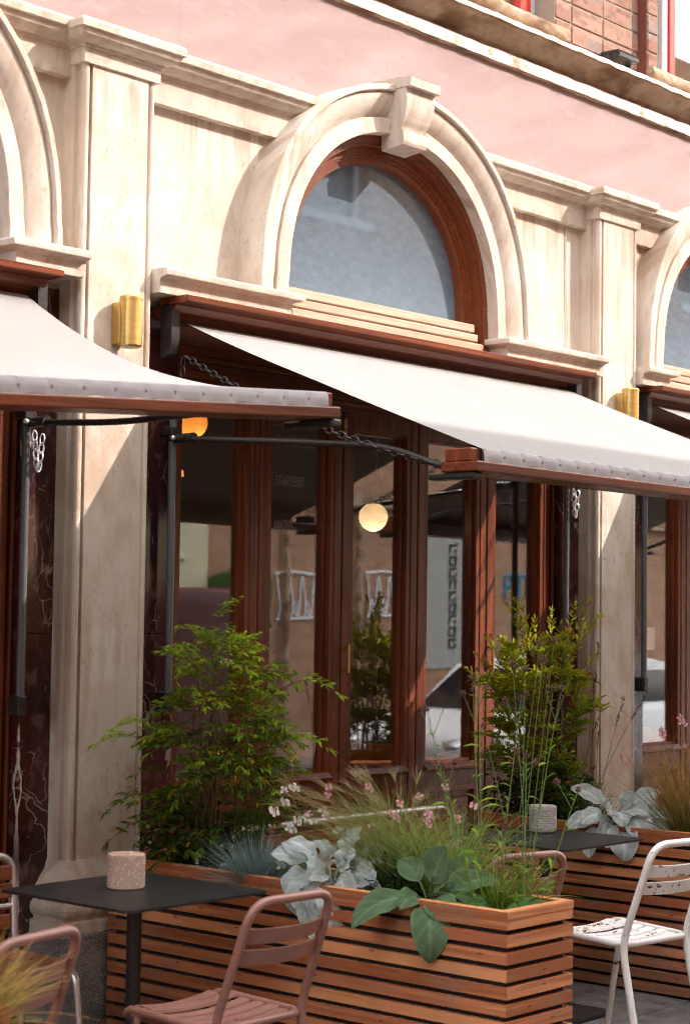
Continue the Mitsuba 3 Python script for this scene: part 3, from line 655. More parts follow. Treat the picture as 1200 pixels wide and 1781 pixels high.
# ------------------------------------------------------------------ across the street (seen in the glass)
def far_building():
    k = thing('brick_building', 'brown brick building across the street, mirrored in the door panes with graffiti on its wall', 'building')
    H, y0 = 10.45, -9.0
    wallp = sg.box(4.6, -.05, 60, H)
    wins = [(x, z) for x in np.arange(5.4, 58, 2.9) for z in (3.75, 6.6)]
    for x, z in wins: wallp = wallp.difference(sg.box(x, z, x + 1.15, z + 1.75))
    wallp = wallp.union(sg.box(-40, -.05, 4.6, 10.45))
    m = plate(wallp, -.0, .35); m.apply_translation((0, y0 - .35, 0))
    obj('wall', m, 'mat_street_brick', k, False)
    obj('back', cat(box(4.6, 60, y0 - 6, y0 - 5.8, 0, H, 0), box(4.6, 4.9, y0 - 5.8, y0 - .36, 0, H, 0)), 'mat_room', k, False)
    obj('roof', box(4.95, 60, y0 - 5.7, y0 - .36, H - .3, H - .1, 0), 'mat_asphalt', k, False)
    for x, z in wins:
        w = obj('window', cat(box(x, x + .06, y0 - .22, y0 - .14, z, z + 1.75, 0), box(x + 1.09, x + 1.15, y0 - .22, y0 - .14, z, z + 1.75, 0), box(x + .06, x + 1.09, y0 - .22, y0 - .14, z + .85, z + .90, 0), box(x - .08, x + 1.23, y0 - .2, y0 + .05, z - .12, z, 0)), 'mat_white_paint', k, False)
        obj('pane', box(x, x + 1.15, y0 - .20, y0 - .19, z, z + 1.75, 0), 'mat_car_glass', w, False)
    obj('ledge', box(4.6, 60, y0, y0 + .14, 3.02, 3.2, .02), 'mat_old_stone', k, False)
    obj('cream_pier', cat(box(6.0, 9.72, y0, y0 + .06, 0, 2.95, .01), box(6.0, 9.35, y0 + .06, y0 + .12, 2.28, 2.34, .01)), 'mat_cream_render', k, False)
    obj('hedge_box', roughen(dense(box(9.76, 10.45, y0 + .02, y0 + .4, 1.5, 2.14, .05), .1), .06, 6), 'mat_hedge_green', k, False)
    # painted tags
    def stroke(pts, w, mat, name='graffiti'):
        return tube([(a, y0 + .012, b) for a, b in pts], w, 6)
    def tag(cx, cz, s):
        g = []
        g.append(stroke([(cx - .75 * s, cz + .42 * s), (cx - .2 * s, cz + .47 * s), (cx + .75 * s, cz + .40 * s)], .035 * s, 0))
        for i in range(4):
            a = cx + (-.6 + i * .36) * s
            g.append(stroke(bend([(a - .08 * s, cz + .38 * s), (a + .04 * s, cz - .30 * s), (a + .14 * s, cz - .40 * s), (a + .20 * s, cz - .2 * s), (a + .24 * s, cz + .36 * s)], .2 * s), .028 * s, 0))
            g.append(stroke(bend([(a - .02 * s, cz - .4 * s), (a + .06 * s, cz - .02 * s), (a + .17 * s, cz - .40 * s)], .2 * s), .022 * s, 0))
        g.append(stroke([(cx - .7 * s, cz - .45 * s), (cx + .7 * s, cz - .40 * s)], .03 * s, 0))
        return cat(*g)
    obj('graffiti', tag(11.32, 1.90, .62), 'mat_white_paint', k, 40)
    obj('graffiti', tag(12.95, 1.95, .62), 'mat_white_paint', k, 40)
    obj('notice_board', box(13.55, 14.45, y0, y0 + .03, 1.0, 2.85, .01), 'mat_concrete', k, False)
    g = []
    for i in range(9):   # a column of black brush letters
        z = 2.62 - i * .155
        g += [stroke([(14.16, z), (14.30, z + .01)], .017, 0), stroke([(14.17, z), (14.16, z - .1)], .017, 0), stroke([(14.29, z - (.0 if i % 2 else .05)), (14.28, z - .1)], .017, 0)] + ([stroke([(14.16, z - .1), (14.29, z - .1)], .015, 0)] if i % 3 else [])
    m = cat(*g); m.apply_translation((0, .022, 0)); obj('graffiti', m, 'mat_black_paint', k, 40)
    z = 2.12
    obj('graffiti', cat(stroke(bend([(15.42, z - .16), (15.42, z + .14), (15.58, z + .14), (15.58, z), (15.42, z)], .05), .03, 0), stroke([(15.64, z + .14), (15.86, z + .15)], .03, 0), stroke([(15.75, z + .14), (15.74, z - .16)], .03, 0), stroke(bend([(16.1, z + .13), (15.92, z + .13), (15.92, z - .14), (16.1, z - .14)], .04), .03, 0), stroke([(15.92, z), (16.06, z)], .028, 0)), 'mat_blue_paint', k, 40)
    obj('drainpipe', tube([(11.0, y0 + .08, 0), (11.0, y0 + .08, 3.0)], .04, 10), 'mat_old_stone', k)
    obj('drainpipe', tube([(12.3, y0 + .08, 0), (12.3, y0 + .08, 3.0)], .04, 10), 'mat_old_stone', k)
far_building()
obj('side_wing', box(-40, -4.21, .1, 6, 0, 10.4, 0), 'mat_street_brick', RB, False)  # unseen neighbouring block, added to cut sky light from the left
def hullm(pts): return to_tri(manifold3d.Manifold.hull_points(np.array(pts, float)))
def loft_body(prof, hw, inset, z_mid):
    """side outline (x, z) lofted across y: full width at z_mid, drawn in towards top and ends."""
    ys = np.array([-1, -.96, -.85, 0, .85, .96, 1.0]); pr = np.asarray(prof, float); cx = pr[:, 0].mean(); cz = pr[:, 1].mean(); fr = []
    sc = [.90, .96, 1, 1, 1, .96, .90]
    rings = [np.stack([cx + (pr[:, 0] - cx) * s, np.full(len(pr), y * hw), cz + (pr[:, 1] - cz) * s], 1) for y, s in zip(ys, sc)]
    v = np.vstack(rings); n = len(pr); i = np.arange(n); j = (i + 1) % n; f = []
    for k in range(len(ys) - 1): f += [np.stack([k * n + i, k * n + j, (k + 1) * n + j], 1), np.stack([k * n + i, (k + 1) * n + j, (k + 1) * n + i], 1)]
    cv, cf = cap2(pr); idx = np.array([int(np.argmin(((pr - q) ** 2).sum(1))) for q in cv]); cf = idx[cf]
    f += [cf, cf[:, ::-1] + (len(ys) - 1) * n]
    m = fixv(tri(v, np.vstack(f))); trimesh.repair.fix_normals(m); return m
def vehicle(name, label, cat_, x, y, paint, van=False, flip=1):
    k = thing(name, label, cat_)
    M = T().translate([x, y, -.135]).scale([flip, 1, 1])
    if van:
        low = [(-2.3, .32), (2.15, .30), (2.28, .45), (2.28, .95), (1.95, 1.12), (-2.3, 1.12)]
        top = [(-2.28, 1.10), (1.90, 1.10), (1.15, 1.86), (.9, 1.98), (-2.15, 2.02), (-2.28, 1.9)]
        hw, th = .92, .86
        glass = [((1.80, 1.16), (1.16, 1.80))]
    else:
        low = [(-2.1, .34), (2.05, .30), (2.15, .42), (2.17, .62), (2.05, .74), (1.2, .90), (-2.0, .96), (-2.14, .8), (-2.15, .45)]
        top = [(-1.95, .92), (1.15, .88), (.45, 1.33), (.2, 1.40), (-1.0, 1.43), (-1.5, 1.36)]
        hw, th = .88, .72
        glass = [((1.08, .93), (.50, 1.30))]
    wells = []
    body = loft_body(low, hw, 0, 0)
    obj('body', body, paint, k, 35, M=M)
    cab = loft_body(top, th, 0, 0)
    c = obj('cabin', cab, paint, k, 35, M=M)
    (ax, az), (bx, bz) = glass[0]; nrm = V(az - bz, 0, bx - ax) * -1; nrm = nrm / np.linalg.norm(nrm) * .012
    if nrm[2] < 0: nrm = -nrm
    q = [V(ax, -th * .88, az), V(ax, th * .88, az), V(bx, th * .80, bz), V(bx, -th * .80, bz)]
    obj('windscreen', hullm([p + nrm for p in q] + [p - nrm for p in q]), 'mat_car_glass', c, False, M=M)
    for sy in (-1, 1):
        z0, z1 = (1.2, 1.78) if van else (.98, 1.30)
        xs = ((.15, 1.15),) if van else ((-.42, .55), (-1.45, -.50))
        for a, b in xs:
            yy = sy * th * 1.002
            obj('side_window', hullm([(a, yy - .012, z0), (b, yy - .012, z0), (a + .05, yy * .985 - .012, z1), (b - (.35 if b > .3 else .12), yy * .985 - .012, z1), (a, yy + .012, z0), (b, yy + .012, z0), (a + .05, yy * .985 + .012, z1), (b - (.35 if b > .3 else .12), yy * .985 + .012, z1)]), 'mat_car_glass', c, False, M=M)
        obj('headlight', trimesh.creation.icosphere(2, 1).apply_scale((.12, .17, .07)).apply_translation((2.06, sy * .62, .64 if not van else .8)), 'mat_aluminium', k, True, M=M)
        for wx in (-1.32, 1.32):
            w = obj('wheel', lathe([(0, -.1), (.29, -.1), (.315, -.08), (.32, 0), (.315, .08), (.29, .1), (0, .1)], 28), 'mat_tyre', k, 35, M=M @ T().translate([wx, sy * (hw - .08), .32]).rotate([1, 0, 0], 90))
            obj('rim', lathe([(0, -.11), (.19, -.112), (.20, -.10), (.20, .10), (.19, .112), (0, .11)], 20), 'mat_aluminium', w, 35, M=M @ T().translate([wx, sy * (hw - .08), .32]).rotate([1, 0, 0], 90))
    obj('bumper', box(1.98, 2.2, -.75, .75, .32, .48, .05), 'mat_black_iron', k, False, M=M)
vehicle('parked_van', 'dark maroon van parked at the kerb, mirrored in the leftmost door pane', 'van', 3.47, -4.95, 'mat_maroon_car', van=True, flip=-1)
vehicle('parked_car', 'white car parked at the kerb, mirrored in the lower right door panes', 'car', 10.35, -4.85, 'mat_white_car', flip=-1)

# ------------------------------------------------------------------ inside: lamps, chair, basin
def emitter(r, g, b): return {'type': 'area', 'radiance': rgb(r, g, b)}
B('mat_opal', dict(type='principledthin', base_color=rgb(.86, .80, .70), roughness=.5, diff_trans=1.1, eta=1.5))
B('mat_amber_opal', dict(type='principledthin', base_color=rgb(.85, .48, .17), roughness=.5, diff_trans=1.3, eta=1.5))
def globe(x, y, z, r, em, label, mat):
    k = thing('globe_pendant', label, 'pendant lamp', 'opal globe lamps inside the windows')
    m = lathe([(r * math.sin(t) if 0 < t < math.pi else 0, -r * math.cos(t)) for t in np.linspace(0, math.pi - .42, 30)], 44, (x, y, z))
    g = obj('globe', m, mat, k, 40)
    obj('bulb', trimesh.creation.icosphere(2, r * .22).apply_translation((x, y - r * .1, z - r * .50)), 'mat_white_paint', g, True, emitter=emitter(*em))
    obj('brass_cap', lathe([(.0, r * .89), (r * .50, r * .89), (r * .52, r * .90), (r * .52, r * 1.10), (r * .48, r * 1.14), (0, r * 1.15)], 28, (x, y, z)), 'mat_brass', k, 40)
    obj('stem', tube([(x, y, z + r * 1.1), (x, y, z + r * 2.1), (x + .02, y, z + r * 2.3), (x + .012, y, 4.59)], .0035, 8), 'mat_brass', k)
globe(2.244, .55, 2.180, .074, (1.7, 1.25, .72), 'small lit opal globe lamp with brass cap behind the third door pane', 'mat_opal')
globe(.955, .55, 2.552, .072, (1.5, .95, .42), 'orange glowing globe lamp high behind the leftmost door pane', 'mat_amber_opal')
k = thing('sconce', 'small glowing amber wall light inside, low under the orange globe', 'wall light')
obj('lamp_shade', lathe([(.02, -.015), (.030, -.015), (.026, .015), (.02, .015)], 20, (1.165, .86, 2.345)), 'mat_white_paint', k, 40, emitter=emitter(.035, .015, .003))
obj('arm', tube([(1.165, .86, 2.355), (1.165, .86, 2.42), (1.26, .96, 2.42)], .005, 8), 'mat_brass', k)
obj('post', tube([(1.26, .96, 2.42), (1.26, .96, .02)], .012, 8), 'mat_room_dark', k)
def soft_box(x0, x1, y0, y1, z0, z1, r=.05):
    c = manifold3d.Manifold.batch_hull([manifold3d.Manifold.sphere(r, 16).translate([a, b, c]) for a in (x0 + r, x1 - r) for b in (y0 + r, y1 - r) for c in (z0 + r, z1 - r)])
    return to_tri(c)
def tub_chair(x, y, label):
    k = thing('tub_chair', label, 'armchair')
    obj('seat', soft_box(x - .28, x + .28, y - .25, y + .27, .36, .50), 'mat_orange_leather', k, 40)
    th = np.linspace(math.radians(-20), math.radians(200), 22)
    obj('backrest', sweep([(-.04, 0), (.03, 0), (.045, .30), (.03, .52), (-.01, .54), (-.045, .50)], [(V(x, y, .42) + V(.30 * math.cos(t), .30 * math.sin(t), 0), V(math.cos(t), math.sin(t), 0), V(0, 0, 1)) for t in th]), 'mat_orange_leather', k, 40)
    for a in (-.2, .2):
        for b in (-.18, .2): obj('leg', tube([(x + a, y + b, .38), (x + a * 1.15, y + b * 1.15, .02)], .016, 8), 'mat_black_iron', k)
tub_chair(1.95, 1.0, 'orange tub chair behind the second door pane, below the lettering')
tub_chair(2.78, 1.15, 'orange tub chair behind the third door pane, below the globe lamp')
tub_chair(5.35, .95, 'brown orange tub chair behind the right bay window')
k = solo('stone_basin', None or lathe([(0, 0), (.13, 0), (.17, .03), (.195, .09), (.20, .155), (.195, .165), (.17, .165), (.165, .15), (.14, .06), (0, .05)], 40, (1.56, .44, .94)), 'mat_basin_stone', 'rough grey stone basin on the shelf behind the second door pane', 'basin', smooth=40)

# ------------------------------------------------------------------ planters
RIM = .732
def planter(x0, label):
    x1, y0, y1 = x0 + .371, -2.033, -.12
    k = thing('planter', label, 'planter', 'slatted cedar planters')
    t = .020
    obj('liner', cat(box(x0 + .024, x1 - .024, y0 + .024, y1 - .024, .02, .655, 0), box(x0 + .024, x0 + .036, y0 + .024, y1 - .024, .655, .706, 0), box(x1 - .036, x1 - .024, y0 + .024, y1 - .024, .655, .706, 0)), 'mat_black_paint', k, False)
    s = dense(box(x0 + .036, x1 - .036, y0 + .03, y1 - .03, .64, .672, 0), .05)
    obj('soil', roughen(s, .012, 18, 3), 'mat_soil', k, 40)
    sides = [[(x0, y0), (x0 + t, y0 + t), (x0 + t, y1 - t), (x0, y1)], [(x0 + .001, y0), (x1 - .001, y0), (x1 - t - .001, y0 + t), (x0 + t + .001, y0 + t)],
             [(x1, y1), (x1 - t, y1 - t), (x1 - t, y0 + t), (x1, y0)], [(x1 - .001, y1), (x0 + .001, y1), (x0 + t + .001, y1 - t), (x1 - t - .001, y1 - t)]]
    for n in range(1, 14):
        top, h = (RIM - .0257, .033) if n == 1 else (RIM - .0757 - (n - 2) * .055, .038)
        for i, s in enumerate(sides):
            m = prof_z(s, top - h, top)
            m.apply_translation((rng.uniform(-.0008, .0008), rng.uniform(-.0008, .0008), rng.uniform(-.0006, .0006)))
            obj('slat', chamf(m), 'mat_cedar', k, False)
    q = .036
    for s in ([(x0 - .002, y0 - .002), (x0 + q, y0 + q), (x0 + q, y1 - q), (x0 - .002, y1)], [(x0 - .001, y0 - .002), (x1 + .001, y0 - .002), (x1 - q, y0 + q), (x0 + q, y0 + q)],
              [(x1 + .002, y1), (x1 - q, y1 - q), (x1 - q, y0 + q), (x1 + .002, y0 - .002)], [(x1, y1), (x0, y1), (x0 + q, y1 - q), (x1 - q, y1 - q)]):
        m = prof_z(s, RIM - .0245, RIM); m.apply_translation((0, 0, rng.uniform(-.0005, .0005))); obj('rim_board', m, 'mat_cedar', k, False)
    for a in (x0 + .06, x1 - .06):
        for b in (y0 + .1, y1 - .1): obj('foot', box(a - .02, a + .02, b - .02, b + .02, 0, .02, .003), 'mat_black_paint', k, False)
    return x0, x1, y0, y1
def chamf(m): return m
P1X, P2X, P0X = -.086, 2.272, -2.445
planter(P1X, 'slatted cedar planter in the middle of the photo, its lit end facing the street')
planter(P2X, 'slatted cedar planter behind the rusty white chair')
planter(P0X, 'slatted cedar planter in the bottom left corner, mostly outside the photo')

# ------------------------------------------------------------------ tables, pots
def table(x0, x1, y0, y1, label):
    k = thing('table', label, 'table', 'black square tables')
    r = .03; pl = sg.box(x0 + r, y0 + r, x1 - r, y1 - r).buffer(r, 6)
    m = trimesh.creation.extrude_polygon(pl, .009, engine='earcut'); m.apply_translation((0, 0, .736))
    obj('tabletop', m, 'mat_black_table', k, False)
    cx, cy = (x0 + x1) / 2, (y0 + y1) / 2
    obj('column', tube([(cx, cy, .02), (cx, cy, .72)], .0255, 20), 'mat_black_iron', k)
    obj('top_plate', box(cx - .14, cx + .14, cy - .14, cy + .14, .718, .7355, .004), 'mat_black_iron', k, False)
    pl = sg.box(cx - .19, cy - .19, cx + .19, cy + .19).buffer(.02, 6); m = trimesh.creation.extrude_polygon(pl, .012, engine='earcut'); m.apply_translation((0, 0, .008))
    obj('base_plate', m, 'mat_black_iron', k, False)
    return cx, cy
table(-1.0, -.362, -1.25, -.605, 'black square metal table with the terrazzo pot, left of the middle planter')
table(1.285, 1.885, -1.31, -.69, 'black square metal table with the grey pot, beside the right planter')
k = thing('terrazzo_pot', 'speckled terracotta terrazzo cup standing on the left black table', 'cup')
R_ = .0645; at = (-.672, -.872, .745)
obj('body', lathe([(0, 0), (R_ - .006, 0), (R_ - .001, .004), (R_, .012), (R_, .108), (R_ - .002, .114), (R_ - .006, .116), (R_ - .011, .114)], 44, at), 'mat_terrazzo', k, 40)
obj('inside', lathe([(R_ - .011, .114), (R_ - .012, .10), (R_ - .012, .05), (0, .045)], 40, at), 'mat_terracotta_inside', k, 40)
k = thing('concrete_pot', 'grey ribbed concrete cup standing on the right black table', 'cup')
R_ = .060; at = (1.735, -.880, .745)
pr = [(0, 0), (R_ - .014, 0), (R_ - .004, .006), (R_, .02)] + [(R_ + (.0012 if i % 2 else -.0008), .02 + i * .0052) for i in range(1, 17)] + [(R_, .112), (R_ - .003, .116), (R_ - .008, .114)]
obj('body', lathe(pr, 44, at), 'mat_concrete', k, 30)
obj('inside', lathe([(R_ - .008, .114), (R_ - .010, .09), (0, .06)], 40, at), 'mat_concrete', k, 40)

# ------------------------------------------------------------------ chairs
def chair(x, y, a, paint, label):
    k = thing('bistro_chair', label, 'chair', 'metal slatted bistro chairs')
    w, rt, d, zt = .187, .142, .37, .835; r = .0142
    M = T().translate([x, y, 0]).rotate([0, 0, 1], -math.degrees(a))
    yb, yf = -d / 2, d / 2
    back = bend([(-w - .008, yb - .10, .0), (-w, yb, .452), (-w + .012, yb - rt, zt), (w - .012, yb - rt, zt), (w, yb, .452), (w + .008, yb - .10, .0)], .075, 8)
    obj('back_frame', tube(back, r, 14), paint, k, M=M)
    for s in (-1, 1):
        obj('front_leg', tube([(s * (w + .004), yf - .05, .445), (s * (w + .012), yf + .035, 0)], .0125, 12), paint, k, M=M)
        for foot in ((s * (w + .012), yf + .034), (s * (w + .008), yb - .099)):
            obj('foot_cap', tube([(foot[0], foot[1], -.001), (foot[0], foot[1], .018)], .0158, 12), 'mat_black_iron', k, M=M)
    # seat frame: a rounded loop, lower at the front lip
    pl = np.array(sg.box(-w + .055, yb + .045, w - .055, yf - .045 + .02).buffer(.06, 8).exterior.coords)[:-1]
    zs = lambda yy: .452 + .016 * math.exp(-((yy - (yf - .06)) / .06) ** 2) - .022 * max(0, (yy - (yf - .03)) / .06) ** 2
    loop = np.array([(p[0], p[1], zs(p[1])) for p in pl])
    # even out the loop's points
    L = np.r_[loop, loop[:1]]; seg = np.r_[0, np.cumsum(np.linalg.norm(np.diff(L, axis=0), axis=1))]; ss = np.linspace(0, seg[-1], 65)[:-1]
    loop = np.stack([np.interp(ss, seg, L[:, i]) for i in range(3)], 1)
    obj('seat_frame', tube(loop, .0125, 12, closed=True), paint, k, M=M)
    # seat slats
    n = 6; ys = np.linspace(yb + .012, yf + .008, n + 1)
    for i in range(n):
        y0, y1 = ys[i] + .005, ys[i + 1] - .005; fr = []
        prof = [(y0, -.008), (y0 + .003, .001), (y0 + .008, .003), (y1 - .008, .003), (y1 - .003, .001), (y1, -.008), (y1 - .003, -.008), (y1 - .006, -.001), (y0 + .006, -.001), (y0 + .003, -.008)]
        hw = w - .006 if 0 < i < n - 1 else w - .03
        for u in np.linspace(-1, 1, 13):
            fr.append((V(u * hw, 0, zs((y0 + y1) / 2) + .004 - .014 * (1 - u * u)), V(0, 1, 0), V(0, 0, 1)))
        obj('seat_slat', sweep(prof, fr), paint, k, 35, M=M)
    # backrest slats, bowed to the rear
    for t, h in ((.265, .047), (.435, .050)):
        z = zt - t * (zt - .452); f = (z - .452) / (zt - .452); yc = yb - rt * f; hw = w - .012 * f - .004; fr = []
        prof = [(-.0015, -h / 2), (.0015, -h / 2), (.0065, -h / 2 + .006), (.0025, -h / 2 + .009), (.0025, h / 2 - .009), (.0065, h / 2 - .004), (.004, h / 2), (-.0015, h / 2)]
        for u in np.linspace(-1, 1, 19):
            fr.append((V(u * hw, yc - .036 * (1 - u * u) + .004, z - .004 * (1 - u * u)), V(0, 1, .34) / 1.056, V(0, -.34, 1) / 1.056))
        obj('back_slat', sweep(prof, fr), paint, k, 35, M=M)
    for s in (-1, 1):   # strap that carries the slats' ends
        p = lambda t: V(s * (w - .012 * t - .012), yb - rt * t + .005, .452 + (zt - .452) * t)
        obj('strap', sweep([(-.008, -.002), (.008, -.002), (.008, .002), (-.008, .002)], [(p(t), V(1, 0, 0), V(0, 1, .2)) for t in (.49, .8)]), paint, k, False, M=M)
chair(1.262, -1.569, .124, 'mat_rusty_white_paint', 'chipped white metal bistro chair with rust spots, in front of the right planter')
chair(-.851, -1.484, -.009, 'mat_dusty_pink_paint', 'dusty pink metal bistro chair at bottom centre, its whole back in view')
chair(-1.882, -1.495, -.22, 'mat_dusty_pink_paint', 'dusty pink metal bistro chair at the bottom left behind the blond grass')
chair(.530, -1.411, .225, 'mat_dusty_pink_paint', 'dusty pink metal bistro chair half hidden behind the middle planter')

# ------------------------------------------------------------------ benches of steel tube and timber against the front
def bench(x0, x1, label, yb=-.262):
    k = thing('bench', label, 'bench', 'timber benches on steel tube frames')
    r = .0145
    obj('back_frame', tube(bend([(x0, yb - .10, 0), (x0, yb - .03, .45), (x0, yb, .798), (x1, yb, .798), (x1, yb - .03, .45), (x1, yb - .10, 0)], .075, 8), r, 14), 'mat_aluminium', k)
    for x in (x0, x1):
        obj('side_frame', tube(bend([(x, yb - .02, .62), (x, yb - .40, .62), (x, yb - .44, 0)], .05), r * .9, 12), 'mat_aluminium', k) if False else None
        obj('front_leg', tube(bend([(x, yb - .03, .432), (x, yb - .36, .432), (x, yb - .42, 0)], .05), r, 12), 'mat_aluminium', k)
    obj('brace', tube([(x0, yb - .012, .62), (x1, yb - .012, .62)], .011, 10), 'mat_aluminium', k)
    for z in (.738, .676, .565): obj('back_plank', box(x0 + .016, x1 - .016, yb - .022, yb - .006, z - .027, z + .027, .004), 'mat_slat_wood', k, False)
    for i in range(4): obj('seat_plank', box(x0 + .0, x1 - .0, yb - .365 + i * .085, yb - .365 + i * .085 + .078, .447, .468, .004), 'mat_slat_wood', k, False)
bench(-1.95, -.672, 'timber bench with a grey steel tube frame at the left edge, behind the left table')
bench(.43, 1.86, 'timber bench with a bright steel top rail behind the middle planter')
# ------------------------------------------------------------------ plants
ER, ET, EZ = V(.663, -.749, 0), V(-.749, -.663, 0), V(0, 0, 1)
class Mass:
    """many leaves or stems gathered as one mesh with a colour at each vertex."""
    def __init__(s): s.v, s.f, s.c, s.n = [], [], [], 0
    def add(s, v, f, c):
        v = np.asarray(v, float); c = np.asarray(c, float)
        if c.ndim == 1: c = np.tile(c, (len(v), 1))
        s.v.append(v); s.f.append(np.asarray(f, int) + s.n); s.c.append(c); s.n += len(v)
    def put(s, name, mat, parent, kind=None, smooth=True, label=None):
        return obj(name, tri(np.vstack(s.v), np.vstack(s.f)), mat, parent, smooth, color=np.clip(np.vstack(s.c), 0, 1), kind=kind, label=label)
def unit(a): a = np.asarray(a, float); return a / max(np.linalg.norm(a), 1e-9)
def strip_faces(n):
    q = np.array([(2 * i, 2 * i + 1, 2 * i + 3, 2 * i + 2) for i in range(n - 1)]); return np.vstack([q[:, [0, 1, 2]], q[:, [0, 2, 3]]])
LW = np.array([.10, .72, 1.0, .78, .02])
F5 = strip_faces(5)
def leaflet(m, p, d, L, w, col, droop=.25, tw=None):
    d = unit(d); s = np.cross(d, EZ); s = unit(s if np.linalg.norm(s) > .1 else V(1, 0, 0))
    a = rng.uniform(-.9, .9) if tw is None else tw; nn = np.cross(s, d); s = s * math.cos(a) + nn * math.sin(a)
    t = np.linspace(0, 1, 5)[:, None]
    c = p + d * L * t - EZ * droop * L * t * t
    v = np.empty((10, 3)); v[0::2] = c - s * (LW * w / 2)[:, None]; v[1::2] = c + s * (LW * w / 2)[:, None]
    m.add(v, F5, col)
def blade(m, p, d, L, w, c0, c1, droop=.6, n=6, taper=1.0, side=None):
    d = unit(d); s = unit(np.cross(d, EZ) + 1e-3 * V(1, .3, 0)) if side is None else side
    a = rng.uniform(0, math.pi); s = s * math.cos(a) + np.cross(s, d) * math.sin(a)
    t = np.linspace(0, 1, n)
    h = unit(V(d[0], d[1], 0) + 1e-6 * ER)
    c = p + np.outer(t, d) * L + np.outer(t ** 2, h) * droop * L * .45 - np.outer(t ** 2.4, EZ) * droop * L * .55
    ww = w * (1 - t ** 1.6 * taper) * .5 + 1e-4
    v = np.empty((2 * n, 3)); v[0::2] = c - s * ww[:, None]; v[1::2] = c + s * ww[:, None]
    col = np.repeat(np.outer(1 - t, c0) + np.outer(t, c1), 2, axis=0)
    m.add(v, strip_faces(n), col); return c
def stem(m, pts, r, col, n=5):
    t = tube(pts, r, n); m.add(t.vertices, t.faces, col)
def arc(a, b, lift, k=10):
    a, b = np.asarray(a, float), np.asarray(b, float); t = np.linspace(0, 1, k)[:, None]
    return a + (b - a) * t + lift * (4 * t * (1 - t)) * EZ

